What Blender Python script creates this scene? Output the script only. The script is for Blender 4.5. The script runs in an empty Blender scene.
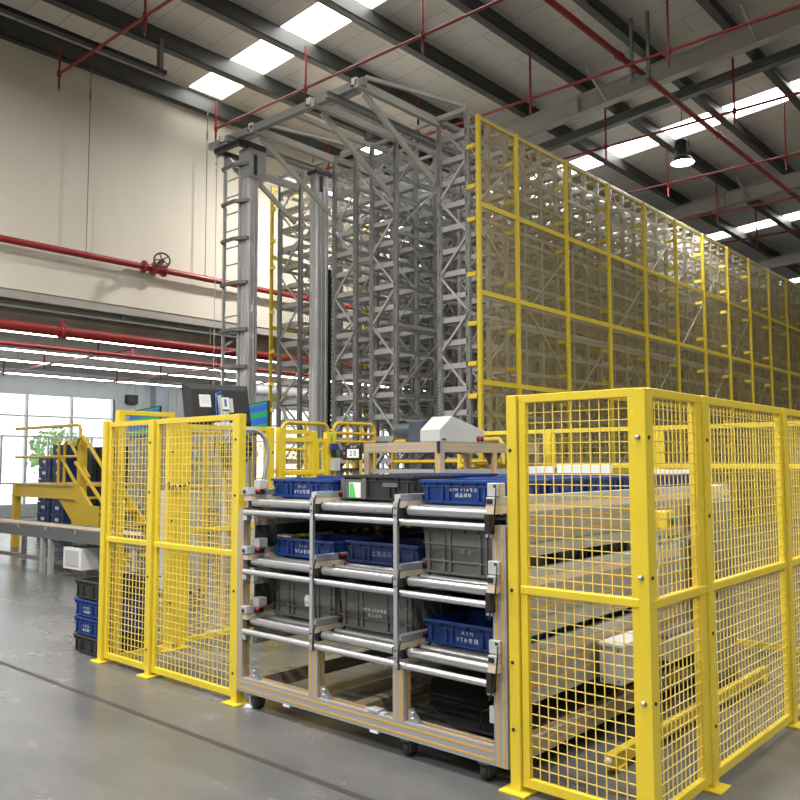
import bpy, math, random
from mathutils import Vector, Matrix
random.seed(7)
S = bpy.context.scene
COL = S.collection
PI = math.pi

# ------------------------------------------------------------------ materials
def new_mat(name, col, rough=.5, metal=0., var=0., vscale=3., bump=0., bscale=40., emit=None, strength=0., spec=.5, trans=0.):
    m = bpy.data.materials.new(name); m.use_nodes = True
    nt = m.node_tree; b = nt.nodes['Principled BSDF']
    b.inputs['Base Color'].default_value = (*col, 1)
    b.inputs['Roughness'].default_value = rough
    b.inputs['Metallic'].default_value = metal
    b.inputs['Specular IOR Level'].default_value = spec
    if trans: b.inputs['Transmission Weight'].default_value = trans
    if emit:
        b.inputs['Emission Color'].default_value = (*emit, 1)
        b.inputs['Emission Strength'].default_value = strength
    if var or bump:
        tc = nt.nodes.new('ShaderNodeTexCoord')
    if var:
        n = nt.nodes.new('ShaderNodeTexNoise'); n.inputs['Scale'].default_value = vscale; n.inputs['Detail'].default_value = 5
        nt.links.new(tc.outputs['Object'], n.inputs['Vector'])
        r = nt.nodes.new('ShaderNodeMapRange')
        r.inputs['From Min'].default_value = .3; r.inputs['From Max'].default_value = .7
        r.inputs['To Min'].default_value = 1 - var; r.inputs['To Max'].default_value = 1 + var
        nt.links.new(n.outputs['Fac'], r.inputs['Value'])
        mx = nt.nodes.new('ShaderNodeVectorMath'); mx.operation = 'SCALE'
        mx.inputs[0].default_value = col
        nt.links.new(r.outputs['Result'], mx.inputs['Scale'])
        nt.links.new(mx.outputs['Vector'], b.inputs['Base Color'])
        rr = nt.nodes.new('ShaderNodeMapRange')
        rr.inputs['From Min'].default_value = .3; rr.inputs['From Max'].default_value = .7
        rr.inputs['To Min'].default_value = rough * .85; rr.inputs['To Max'].default_value = min(1, rough * 1.15)
        nt.links.new(n.outputs['Fac'], rr.inputs['Value']); nt.links.new(rr.outputs['Result'], b.inputs['Roughness'])
    if bump:
        n2 = nt.nodes.new('ShaderNodeTexNoise'); n2.inputs['Scale'].default_value = bscale
        nt.links.new(tc.outputs['Object'], n2.inputs['Vector'])
        bp = nt.nodes.new('ShaderNodeBump'); bp.inputs['Strength'].default_value = bump; bp.inputs['Distance'].default_value = .01
        nt.links.new(n2.outputs['Fac'], bp.inputs['Height']); nt.links.new(bp.outputs['Normal'], b.inputs['Normal'])
    return m

YEL = new_mat('yellow_paint', (.74, .565, .038), .34, var=.04, vscale=4)
YELT = new_mat('yellow_tube_paint', (.60, .41, .03), .35, var=.05)
WIRE = new_mat('yellow_wire', (.82, .63, .15), .4)
RWIRE = new_mat('rack_wire', (.50, .38, .09), .5)
RACK = new_mat('rack_steel', (.36, .36, .35), .46, metal=.35, var=.08, vscale=2)
RACKL = new_mat('rack_light_steel', (.50, .50, .495), .42, metal=.4, var=.06, vscale=2)
GANT = new_mat('beige_grey_paint', (.45, .44, .405), .5, var=.05)
HOLE = new_mat('dark_hole', (.03, .03, .03), .8)
ALU = new_mat('aluminium', (.60, .61, .63), .33, metal=.7)
ALUG = new_mat('anodised_profile', (.42, .43, .455), .42, metal=.4)
GCON = new_mat('conveyor_grey', (.13,.135,.14), .45)
ORG = new_mat('orange_slot_cover', (.66, .38, .06), .5)
BEIGE = new_mat('beige_strip', (.72, .60, .45), .5, var=.06)
ROLL = new_mat('zinc_roller', (.46, .47, .48), .3, metal=.75)
PANEL = new_mat('grey_sheet_panel', (.42, .41, .37), .5, var=.05)
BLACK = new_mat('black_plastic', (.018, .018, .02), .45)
DARK = new_mat('dark_charcoal', (.05, .052, .055), .5)
RUB = new_mat('black_rubber', (.02, .02, .02), .8)
BLUE = new_mat('blue_plastic', (.013, .050, .225), .4, var=.06, vscale=5)
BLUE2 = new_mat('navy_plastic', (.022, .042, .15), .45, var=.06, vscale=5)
GREY = new_mat('grey_plastic', (.13, .135, .13), .5, var=.06, vscale=5)
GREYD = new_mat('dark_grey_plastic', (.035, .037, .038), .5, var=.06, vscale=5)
INK = new_mat('white_ink', (.75, .77, .80), .6)
INKY = new_mat('yellow_chalk', (.40, .36, .10), .7)
PAPER = new_mat('white_paper', (.82, .82, .82), .7)
WHITE = new_mat('white_enamel', (.78, .78, .77), .35, var=.02)
LGREY = new_mat('light_grey_enamel', (.50, .51, .51), .4, var=.03)
RED = new_mat('red_pipe_paint', (.27, .022, .021), .38, var=.06)
REDL = new_mat('red_sensor', (.65, .05, .05), .35)
GREEN = new_mat('green_button', (.01, .22, .16), .35)
GLBL = new_mat('green_sticker', (.10, .62, .12), .5)
PURL = new_mat('purlin_steel', (.085, .088, .083), .5, metal=.2, var=.12, vscale=2)
RAFT = new_mat('rafter_paint', (.46, .44, .40), .5, var=.05)
BEAMG = new_mat('green_grey_beam', (.17, .185, .175), .5, var=.06)
BLUEG = new_mat('grey_blue_steel', (.40, .46, .52), .5, var=.06)
MOT = new_mat('motor_paint', (.05, .065, .088), .4, var=.05)
CABLE = new_mat('cable_black', (.015, .015, .016), .5)
CABLEB = new_mat('cable_blue', (.02, .12, .50), .45)
CONC = new_mat('concrete_lintel', (.36, .34, .31), .75, var=.16, vscale=1.2)
ANNEXC = new_mat('annex_soffit', (.52, .51, .48), .8, var=.08)
ANNEXW = new_mat('annex_cladding', (.66, .70, .72), .6, var=.04)
ROD = new_mat('rod_steel', (.22, .20, .18), .5, metal=.5)
SKY = new_mat('skylight_sheet', (.8, .82, .82), .5, emit=(1, .985, .95), strength=10)
TUBE = new_mat('strip_tube', (.9, .9, .9), .5, emit=(1, .99, .97), strength=20)
LAMPE = new_mat('lamp_lens', (.9, .9, 1), .3, emit=(.93, .94, 1), strength=30)
LEAF = new_mat('leaves', (.22, .36, .14), .6, var=.4, vscale=2)
BARK = new_mat('bark', (.12, .08, .05), .8)

def glass_mat():
    m = bpy.data.materials.new('window_glass'); m.use_nodes = True
    nt = m.node_tree; nt.nodes.remove(nt.nodes['Principled BSDF'])
    g = nt.nodes.new('ShaderNodeBsdfGlossy'); g.inputs['Roughness'].default_value = .03
    t = nt.nodes.new('ShaderNodeBsdfTransparent'); t.inputs['Color'].default_value = (.94, .97, .97, 1)
    mx = nt.nodes.new('ShaderNodeMixShader'); mx.inputs[0].default_value = .06
    nt.links.new(t.outputs[0], mx.inputs[1]); nt.links.new(g.outputs[0], mx.inputs[2])
    nt.links.new(mx.outputs[0], nt.nodes['Material Output'].inputs['Surface'])
    return m
GLASS = glass_mat()

def wall_mat():
    m = new_mat('cream_wall', (.62, .56, .46), .85)
    nt = m.node_tree; b = nt.nodes['Principled BSDF']
    tc = nt.nodes.new('ShaderNodeTexCoord')
    n1 = nt.nodes.new('ShaderNodeTexNoise'); n1.inputs['Scale'].default_value = .45; n1.inputs['Detail'].default_value = 7
    mp = nt.nodes.new('ShaderNodeMapping'); mp.inputs['Scale'].default_value = (1, 1, .5)
    nt.links.new(tc.outputs['Object'], mp.inputs['Vector']); nt.links.new(mp.outputs['Vector'], n1.inputs['Vector'])
    cr = nt.nodes.new('ShaderNodeValToRGB')
    cr.color_ramp.elements[0].position = .3; cr.color_ramp.elements[0].color = (.56, .52, .445, 1)
    cr.color_ramp.elements[1].position = .6; cr.color_ramp.elements[1].color = (.66, .615, .53, 1)
    nt.links.new(n1.outputs['Fac'], cr.inputs['Fac']); nt.links.new(cr.outputs['Color'], b.inputs['Base Color'])
    return m
WALL = wall_mat()

def floor_mat():
    m = new_mat('polished_concrete', (.3, .3, .29), .3)
    nt = m.node_tree; b = nt.nodes['Principled BSDF']
    tc = nt.nodes.new('ShaderNodeTexCoord')
    n1 = nt.nodes.new('ShaderNodeTexNoise'); n1.inputs['Scale'].default_value = .7; n1.inputs['Detail'].default_value = 8; n1.inputs['Roughness'].default_value = .62
    mp = nt.nodes.new('ShaderNodeMapping'); mp.inputs['Scale'].default_value = (1, 2.2, 1)
    nt.links.new(tc.outputs['Object'], mp.inputs['Vector']); nt.links.new(mp.outputs['Vector'], n1.inputs['Vector'])
    cr = nt.nodes.new('ShaderNodeValToRGB')
    cr.color_ramp.elements[0].position = .3; cr.color_ramp.elements[0].color = (.082, .086, .09, 1)
    cr.color_ramp.elements[1].position = .72; cr.color_ramp.elements[1].color = (.165, .165, .163, 1)
    nt.links.new(n1.outputs['Fac'], cr.inputs['Fac']); nt.links.new(cr.outputs['Color'], b.inputs['Base Color'])
    mr = nt.nodes.new('ShaderNodeMapRange'); mr.inputs['To Min'].default_value = .24; mr.inputs['To Max'].default_value = .30
    nt.links.new(n1.outputs['Fac'], mr.inputs['Value']); nt.links.new(mr.outputs['Result'], b.inputs['Roughness'])
    return m
FLOOR = floor_mat()
JOINT = new_mat('joint_filler', (.055, .048, .045), .6)

def deck_mat():
    m = new_mat('roof_lining', (.50, .47, .42), .8)
    nt = m.node_tree; b = nt.nodes['Principled BSDF']
    tc = nt.nodes.new('ShaderNodeTexCoord')
    br = nt.nodes.new('ShaderNodeTexBrick')
    br.inputs['Color1'].default_value = (.74, .71, .65, 1); br.inputs['Color2'].default_value = (.69, .66, .60, 1)
    br.inputs['Mortar'].default_value = (.52, .49, .45, 1)
    br.inputs['Scale'].default_value = 1; br.inputs['Mortar Size'].default_value = .012
    br.inputs['Brick Width'].default_value = 1.5; br.inputs['Row Height'].default_value = .6
    nt.links.new(tc.outputs['Object'], br.inputs['Vector'])
    nt.links.new(br.outputs['Color'], b.inputs['Base Color'])
    return m
DECK = deck_mat()

# ------------------------------------------------------------------ mesh builder
class MB:
    def __init__(s): s.v = []; s.f = []; s.m = []; s.sm = []; s.mats = []
    def mi(s, mat):
        if mat not in s.mats: s.mats.append(mat)
        return s.mats.index(mat)
    def add(s, vs, fs, mat, smooth=False):
        o = len(s.v); k = s.mi(mat)
        s.v += [tuple(p) for p in vs]
        for f in fs:
            s.f.append(tuple(i + o for i in f)); s.m.append(k); s.sm.append(smooth)
        return s
    def box(s, x0, x1, y0, y1, z0, z1, mat):
        x0, x1 = sorted((x0, x1)); y0, y1 = sorted((y0, y1)); z0, z1 = sorted((z0, z1))
        return s.add([(x0,y0,z0),(x1,y0,z0),(x1,y1,z0),(x0,y1,z0),(x0,y0,z1),(x1,y0,z1),(x1,y1,z1),(x0,y1,z1)],
              [(0,3,2,1),(4,5,6,7),(0,1,5,4),(1,2,6,5),(2,3,7,6),(3,0,4,7)], mat)
    def bar(s, p, q, w, h, mat, up=(0,0,1)):
        p, q = Vector(p), Vector(q); d = (q - p).normalized(); u = Vector(up)
        if abs(d.dot(u)) > .98: u = Vector((0,1,0))
        r = d.cross(u).normalized(); t = r.cross(d).normalized()
        r *= w / 2; t *= h / 2
        vs = [p-r-t, p+r-t, p+r+t, p-r+t, q-r-t, q+r-t, q+r+t, q-r+t]
        return s.add(vs, [(0,3,2,1)[::-1],(4,5,6,7)[::-1],(0,1,5,4)[::-1],(1,2,6,5)[::-1],(2,3,7,6)[::-1],(3,0,4,7)[::-1]], mat)
    def tube(s, pts, r, mat, n=8, caps=True):
        pts = [Vector(p) for p in pts]; rings = []
        prev = None
        for i, p in enumerate(pts):
            a = pts[max(i-1, 0)]; b = pts[min(i+1, len(pts)-1)]
            d = (b - a).normalized()
            if prev is None:
                u = Vector((0,0,1)) if abs(d.z) < .9 else Vector((0,1,0))
                x = d.cross(u).normalized()
            else:
                x = (prev - d * prev.dot(d)).normalized()
            prev = x; y = d.cross(x)
            rr = r[i] if isinstance(r, (list, tuple)) else r
            rings.append([p + (x*math.cos(2*PI*k/n) + y*math.sin(2*PI*k/n))*rr for k in range(n)])
        o = len(s.v); vs = [v for R in rings for v in R]; fs = []
        for i in range(len(rings)-1):
            for k in range(n):
                fs.append((i*n+k, i*n+(k+1)%n, (i+1)*n+(k+1)%n, (i+1)*n+k))
        s.add(vs, fs, mat, True)
        if caps:
            s.add(rings[0], [tuple(range(n))[::-1]], mat); s.add(rings[-1], [tuple(range(n))], mat)
        return s
    def prism(s, poly, axis, a, b, mat):
        """polygon given as 2-tuples in the other two axes, extruded along axis from a to b"""
        def P(u, w, t):
            return {'x': (t,u,w), 'y': (u,t,w), 'z': (u,w,t)}[axis]
        n = len(poly)
        vs = [P(u,w,a) for u,w in poly] + [P(u,w,b) for u,w in poly]
        fs = [tuple(range(n))[::-1], tuple(range(n, 2*n))] + [(i,(i+1)%n,n+(i+1)%n,n+i) for i in range(n)]
        return s.add(vs, fs, mat)
    def lathe(s, c, prof, mat, n=20, axis='z'):
        vs = []; fs = []
        for r, h in prof:
            for k in range(n):
                a = 2*PI*k/n; u, w = r*math.cos(a), r*math.sin(a)
                vs.append((c[0]+u, c[1]+w, c[2]+h) if axis == 'z' else ((c[0]+h, c[1]+u, c[2]+w) if axis == 'x' else (c[0]+u, c[1]+h, c[2]+w)))
        for i in range(len(prof)-1):
            for k in range(n): fs.append((i*n+k, i*n+(k+1)%n, (i+1)*n+(k+1)%n, (i+1)*n+k))
        return s.add(vs, fs, mat, True)
    def profile(s, x0, x1, y0, y1, z0, z1, two=True, mat=None):
        """slotted aluminium profile with orange cover strips in its long faces"""
        mat = mat or ALUG
        s.box(x0, x1, y0, y1, z0, z1, mat)
        e = .0012; d = [abs(x1-x0), abs(y1-y0), abs(z1-z0)]; L = d.index(max(d))
        lo = [min(x0,x1), min(y0,y1), min(z0,z1)]; hi = [max(x0,x1), max(y0,y1), max(z0,z1)]
        for a in range(3):            # face normal axis
            if a == L: continue
            c = 3 - a - L             # axis across the face
            w = hi[c] - lo[c]
            for fr in ((.27, .73) if (two and w > .055) else (.5,)):
                l2, h2 = lo[:], hi[:]
                l2[c] = lo[c] + w*fr - .0055; h2[c] = lo[c] + w*fr + .0055
                l2[a] -= e; h2[a] += e
                # two thin strips, one at each side
                l3, h3 = l2[:], h2[:]; h3[a] = lo[a] + e
                s.box(l3[0],h3[0],l3[1],h3[1],l3[2],h3[2], ORG)
                l3, h3 = l2[:], h2[:]; l3[a] = hi[a] - e
                s.box(l3[0],h3[0],l3[1],h3[1],l3[2],h3[2], ORG)
        return s
    def mesh(s, name):
        me = bpy.data.meshes.new(name); me.from_pydata(s.v, [], s.f)
        for m in s.mats: me.materials.append(m)
        me.polygons.foreach_set('material_index', s.m); me.polygons.foreach_set('use_smooth', s.sm)
        me.update(); return me
    def build(s, name, parent=None, bevel=0, loc=None):
        o = bpy.data.objects.new(name, s.mesh(name)); COL.objects.link(o)
        if parent: o.parent = parent
        if loc: o.location = loc
        if bevel:
            b = o.modifiers.new('edge', 'BEVEL'); b.width = bevel; b.segments = 2; b.limit_method = 'ANGLE'; b.angle_limit = .9
        return o

def tag(o, label=None, cat=None, group=None, kind=None):
    if label: o['label'] = label
    if cat: o['category'] = cat
    if group: o['group'] = group
    if kind: o['kind'] = kind
    return o
def thing(name, label, cat, loc=(0,0,0), group=None):
    o = bpy.data.objects.new(name, None); COL.objects.link(o); o.location = loc; o.empty_display_size = .1
    return tag(o, label, cat, group)
def link(name, me, parent, loc=(0,0,0)):
    o = bpy.data.objects.new(name, me); COL.objects.link(o); o.parent = parent; o.location = loc; return o
def struct(o): o['kind'] = 'structure'; return o
def copy_tree(o, parent=None):
    c = o.copy(); COL.objects.link(c)
    if parent: c.parent = parent
    for ch in list(o.children): copy_tree(ch, c)
    return c

_txt = {}
def text_mesh(lines, size, mat, spacing=1.25):
    key = (tuple(lines), size, mat.name)
    if key in _txt: return _txt[key]
    cu = bpy.data.curves.new('lettering', 'FONT'); cu.body = '\n'.join(lines); cu.size = size
    cu.align_x = 'CENTER'; cu.align_y = 'CENTER'; cu.extrude = .0006; cu.space_line = spacing; cu.space_character = 1.45
    cu.resolution_u = 2
    t = bpy.data.objects.new('tmp', cu); COL.objects.link(t)
    bpy.context.view_layer.update()
    dg = bpy.context.evaluated_depsgraph_get()
    me = bpy.data.meshes.new_from_object(t.evaluated_get(dg))
    me.materials.clear(); me.materials.append(mat)
    bpy.data.objects.remove(t); _txt[key] = me
    return me
def letter(name, lines, size, mat, parent, loc, face='-y', spacing=1.25):
    o = link(name, text_mesh(lines, size, mat, spacing), parent, loc)
    o.rotation_euler = {'-y': (PI/2,0,0), '+x': (PI/2,0,PI/2), 'z': (0,0,0)}[face]
    return o

# ------------------------------------------------------------------ setting
XW = -14.5                     # tall cream wall
def roof(x): return 9.07 + .075 * (x - XW)      # underside of the purlins
b = MB(); b.box(-27, 30, -20, 48, -.2, 0, FLOOR); struct(b.build('floor'))
b = MB()
for y0 in (2.91, -1.2):
    b.box(-11, 14, y0-.022, y0+.022, .0005, .0012, JOINT)
struct(b.build('floor_joint_line'))
b = MB(); b.box(XW-.25, XW, -20, 48, 4.66, 9.5, WALL); struct(b.build('wall_left'))
b = MB(); b.box(-27, 30, 48, 48.3, 0, 13.5, WALL); struct(b.build('wall_back'))
b = MB(); b.box(-27, 30, -20.3, -20, 0, 13.5, WALL); struct(b.build('wall_front'))
b = MB(); b.box(30, 30.3, -20.3, 48.3, 0, 13.5, WALL); struct(b.build('wall_right'))
# lintel beam and steel channels under the wall's open edge
b = MB(); b.box(XW-.42, XW-.02, -20, 48, 4.50, 4.66, CONC); b.box(XW-1.1, XW-.45, -20, 48, 4.12, 4.62, CONC)
struct(b.build('trim_1'))
b = MB()
b.box(XW-.12, XW-.02, -6, 11.2, 4.34, 4.38, BEAMG); b.box(XW-.2, XW-.16, -6, 11.2, 4.42, 4.47, BEAMG)
for y in (8.3, 9.6, 11.0): b.box(XW-.2, XW-.1, y-.015, y+.015, 4.34, 4.5, BEAMG)
b.bar((XW-.1, 11.0, 4.34), (XW-.1, 10.6, 4.06), .05, .05, BEAMG)
struct(b.build('trim_2'))
# annex under the wall
b = MB(); b.box(-27, XW-.42, -20, 48, 4.66, 4.8, ANNEXC); struct(b.build('ceiling_annex'))
b = MB()
for x in (-17.4, -19.6, -21.8, -24.2): b.box(x-.09, x+.09, -20, 48, 4.36, 4.66, ANNEXC)
struct(b.build('annex_ceiling_beam'))
# annex outer wall with the window opening
WX = -25.0; WIN2 = 19.9
b = MB()
b.box(WX-.2, WX, -20, 48, 3.72, 4.7, ANNEXW)
b.box(WX-.2, WX, -20, 48, 0, .35, ANNEXW)
b.box(WX-.2, WX, 13.95, WIN2, .35, 3.72, ANNEXW)
b.box(WX-.2, WX, 30, 48, .35, 3.72, ANNEXW); b.box(WX-.2, WX, -6, 4, .35, 3.72, ANNEXW)
for i in range(20):
    y = 14.1 + i*.32
    if y < 19.8: b.box(WX, WX+.02, y-.02, y+.02, .35, 4.4, ANNEXW)
b.box(WX, WX+.35, 15.3, 15.75, 0, 4.66, BLUEG)
struct(b.build('wall_annex'))
def window(n, y0, y1, cols):
    f = MB()
    zs = (.35, 1.0, 2.42, 3.05, 3.72)
    for z in zs: f.box(WX-.12, WX-.02, y0, y1, z-.025, z+.025, WHITE)
    for i in range(cols+1):
        y = y0 + (y1-y0)*i/cols
        f.box(WX-.14, WX, y-.04, y+.04, .35, 3.72, WHITE)
        if i < cols:
            ym = y + .5*(y1-y0)/cols
            f.box(WX-.1, WX-.04, ym-.03, ym+.03, 1.0, 2.42, WHITE)
    o = struct(f.build('window_%d' % n))
    g = MB(); g.box(WX-.085, WX-.075, y0, y1, .35, 3.72, GLASS)
    p = g.build('pane', o)
window(1, 4.0, 13.95, 7); window(2, WIN2, 30.0, 7)
# small black wall box beside the window
b = MB(); b.box(WX, WX+.14, 14.35, 14.75, 3.58, 3.88, BLACK); b.box(WX+.14, WX+.15, 14.39, 14.71, 3.62, 3.84, DARK)
tag(b.build('wall_speaker'), 'small black square speaker box on annex wall beside window', 'speaker')
# trees outside the windows
def tree(name, x, y, r, h, label):
    t = thing(name, label, 'tree', (x, y, 0))
    m = MB(); m.tube([(0,0,-.2),(0.05,0,h*.5),(0,.05,h*.8)], [.12,.09,.05], BARK, 8); m.build('trunk', t)
    m = MB()
    for i in range(420):
        a = random.uniform(0, 2*PI); u = random.uniform(-1, 1); q = r*random.uniform(.55, 1)
        c = Vector((q*math.sqrt(1-u*u)*math.cos(a), q*math.sqrt(1-u*u)*math.sin(a), h + q*u*.8))
        n = Vector((random.gauss(0,1), random.gauss(0,1), random.gauss(0,1))).normalized()
        e = n.orthogonal().normalized()*.13; f2 = n.cross(e).normalized()*.09
        m.add([c-e, c-f2, c+e, c+f2], [(0,1,2,3)], LEAF)
    m.build('foliage', t)
tree('garden_tree', -31, 15.0, 1.25, 2.0, 'low green tree outside the annex window nearest the yellow fence post')
tree('garden_tree', -33, 24.6, 1.6, 2.1, 'green tree outside the annex window seen through the left rack')
tree('garden_tree', -32, 29.5, 1.4, 2.1, 'green tree outside the annex windows behind the blue and green screen')

# roof: deck with skylight strips, purlins, rafters
def slab(mb, x0, x1, y0, y1, dz, th, mat):
    z0, z1 = roof(x0)+dz, roof(x1)+dz
    mb.add([(x0,y0,z0),(x1,y0,z1),(x1,y1,z1),(x0,y1,z0),(x0,y0,z0+th),(x1,y0,z1+th),(x1,y1,z1+th),(x0,y1,z0+th)],
           [(0,3,2,1),(4,5,6,7),(0,1,5,4),(1,2,6,5),(2,3,7,6),(3,0,4,7)], mat)
strips = [(-19.3,-18.4), (-9.7,-8.8), (-.1,.8), (9.55,10.4), (19.35,20.25), (29.1,30.0), (38.8,39.7)]
d = MB(); prev = -20
for k, (a, c) in enumerate(strips):
    slab(d, XW-.3, 30, prev, a, .42, .06, DECK); prev = c
    slab(d, XW-.3, XW+.12, a, c, .42, .06, DECK)
    w = MB(); slab(w, XW+.12, 29, a, c, .45, .02, SKY); struct(w.build('window_%d' % (4+k)))
slab(d, XW-.3, 30, prev, 48, .42, .06, DECK)
struct(d.build('ceiling'))
for i in range(29):
    x = XW + .07 + i*1.532
    m = MB(); z = roof(x)
    wdt = .10 if i else .08
    m.box(x-wdt/2-.02, x-wdt/2+.0, -20, 48, z, z+.42, PURL)       # zed web
    m.box(x-wdt/2, x+wdt/2+.06, -20, 48, z, z+.015, PURL)
    m.box(x-wdt/2-.08, x-wdt/2, -20, 48, z+.405, z+.42, PURL)
    m.box(x+wdt/2+.045, x+wdt/2+.06, -20, 48, z, z+.03, PURL)
    struct(m.build('roof_purlin_beam'))
def rafter(y, hgt, x0, x1):
    m = MB()
    def sl(dz0, dz1, wy):
        z0, z1 = roof(x0), roof(x1)
        m.add([(x0,y-wy,z0+dz0),(x1,y-wy,z1+dz0),(x1,y+wy,z1+dz0),(x0,y+wy,z0+dz0),(x0,y-wy,z0+dz1),(x1,y-wy,z1+dz1),(x1,y+wy,z1+dz1),(x0,y+wy,z0+dz1)],
              [(0,3,2,1),(4,5,6,7),(0,1,5,4),(1,2,6,5),(2,3,7,6),(3,0,4,7)], RAFT)
    sl(-hgt, -hgt+.02, .11); sl(-.03, -.01, .11); sl(-hgt, -.01, .008)
    for i in range(8):
        x = x0 + .6 + i*3.06
        if x < x1: m.bar((x, y, roof(x)-hgt+.05), (x+.02, y-.9, roof(x)-.0), .05, .05, RAFT)
    for i in range(5):
        x = x0 + 3 + i*4.6
        if x < x1: m.box(x-.01, x+.01, y-.1, y+.1, roof(x)-hgt, roof(x), RAFT)
    struct(m.build('roof_rafter_beam'))
for y in (15.5, 24.1, 32.7, 41.3): rafter(y, .42, -11.5, 14)
for y in (6.3, -2.4): rafter(y, .3, -2, 14)
m = MB(); x0, x1 = XW, 14
for dz, wy, th in ((-.2,.09,.02),(-.02,.09,.02),(-.2,.012,.2)):
    z0, z1 = roof(x0)-.02, roof(x1)-.02
    m.add([(x0,16.95-wy,z0+dz),(x1,16.95-wy,z1+dz),(x1,16.95+wy,z1+dz),(x0,16.95+wy,z0+dz),(x0,16.95-wy,z0+dz+th),(x1,16.95-wy,z1+dz+th),(x1,16.95+wy,z1+dz+th),(x0,16.95+wy,z0+dz+th)],
          [(0,3,2,1),(4,5,6,7),(0,1,5,4),(1,2,6,5),(2,3,7,6),(3,0,4,7)], BEAMG)
struct(m.build('roof_tie_beam'))

# ------------------------------------------------------------------ red sprinkler pipes
def sprinkler_run(y, x0, x1, drops, label, z=8.6):
    m = MB(); m.tube([(x0,y,z),(x1,y,z)], .026, RED, 10)
    o = tag(m.build('sprinkler_pipe'), label, 'pipe', 'red sprinkler branch pipes under the roof')
    for x in drops:
        q = MB(); q.tube([(x,y,z-.28),(x,y,roof(x)+.1)], .022, RED, 8); q.lathe((x,y,z), [(.04,-.05),(.04,.05)], RED, 10)
        q.tube([(x,y,z-.33),(x,y,z-.28)], .012, ROD, 6)
        q.build('riser', o)
sprinkler_run(6.62, XW+.42, 6, (XW+.45, -11.2), 'red sprinkler branch pipe nearest the camera, over the cream wall corner')
sprinkler_run(9.96, XW+.52, 6, (-13.97, -11.17, -8.3, -5.4), 'red sprinkler branch pipe running to the ladder mast top')
sprinkler_run(13.15, XW+.5, 6, (-13.9, -11.1, -8.26, -5.5), 'red sprinkler branch pipe crossing above the yellow rack corner')
sprinkler_run(16.35, XW+.5, 6, (-11.1, -8.33, -5.52), 'red sprinkler branch pipe just before the second skylight strip')
sprinkler_run(19.6, XW+.5, 6, (-11.1, -8.31, -5.5), 'red sprinkler branch pipe passing just behind the large hanging lamp')
sprinkler_run(22.9, XW+.5, 6, (-8.3, -5.5), 'red sprinkler branch pipe below the far grey rafter')
sprinkler_run(26.2, XW+.5, 6, (-8.3, -5.5), 'red sprinkler branch pipe beside the furthest visible skylight')
m = MB(); m.tube([(-6.28, 7, 8.68), (-6.28, 44, 8.68)], .055, RED, 12)
mp = tag(m.build('sprinkler_main_pipe'), 'thick red sprinkler main running lengthwise under the roof', 'pipe')
for y in (12.9, 17.5, 23): 
    q = MB(); q.lathe((-6.28,y,8.68), [(.075,-.06),(.075,.06)], RED, 12, 'y'); q.build('coupling', mp)
m = MB(); 
for x in (-6.45, -6.13): m.box(x-.025, x+.025, 13.72, 13.78, 8.55, roof(x)+.1, BEAMG)
m.box(-6.47, -6.1, 13.7, 13.8, 8.55, 8.6, BEAMG)
m.build('hanger', mp)

# wall-side pipes
def wallpipe(x, z, y0, y1, r, label, cat='pipe'):
    m = MB(); m.tube([(x,y0,z),(x,y1,z)], r, RED, 14)
    return tag(m.build('fire_water_pipe'), label, cat)
wp = wallpipe(-14.3, 5.46, -4, 26, .062, 'red water pipe with valve wheel along the cream wall')
q = MB()
q.lathe((-14.3,8.55,5.46), [(.0,-.02),(.125,-.02),(.125,.02),(.07,.03),(.08,.15),(.10,.2),(.13,.2),(.13,.24),(.0,.24)], RED, 16, 'y')
q.lathe((-14.3,9.0,5.46), [(.0,-.24),(.10,-.24),(.10,-.2),(.08,-.12),(.13,-.02),(.13,.02),(.0,.02)], RED, 16, 'y')
q.tube([(-14.3,8.78,5.46),(-13.95,8.74,5.55)], .05, RED, 10)
vb = q.build('valve_body', wp)
q = MB(); c = Vector((-13.93,8.72,5.56)); ring = []
ax = Vector((.88,-.42,.22)).normalized(); u = ax.cross(Vector((0,0,1))).normalized(); w = ax.cross(u)
q.tube([c + (u*math.cos(t*PI/12)+w*math.sin(t*PI/12))*.15 for t in range(25)], .02, DARK, 6, False)
for t in range(5):
    e = c + (u*math.cos(t*2*PI/5)+w*math.sin(t*2*PI/5))*.15
    q.tube([c, e], .014, DARK, 6)
q.tube([c - ax*.12, c + ax*.03], .025, DARK, 8)
q.build('handwheel', vb)
for y in (7.35, 9.98, 13.0):
    q = MB(); q.tube([(-14.3,y,5.40),(-14.3,y,roof(-14.3)+.05)], .009, ROD, 6)
    q.lathe((-14.3,y,5.46), [(.07,-.03),(.07,.03)], RED, 12, 'y'); q.lathe((-14.3,y,8.55), [(.02,-.09),(.02,.09)], ROD, 8); q.build('hanger_rod', wp)
lp = wallpipe(-14.32, 3.98, -4, 26, .095, 'thick lower red pipe below the open edge of the cream wall')
for y in (6.95, 12.95):
    q = MB(); q.lathe((-14.32,y,3.98), [(.0,-.05),(.135,-.05),(.135,.05),(.0,.05)], RED, 16, 'y'); q.tube([(-14.32,y,4.08),(-14.32,y,4.2)], .035, RED, 8); q.build('coupling', lp)
for y in (10.15,):
    q = MB(); q.tube([(-14.32,y,4.05),(-14.32,y,4.45)], .012, ROD, 6); q.build('hanger_rod', lp)
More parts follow.
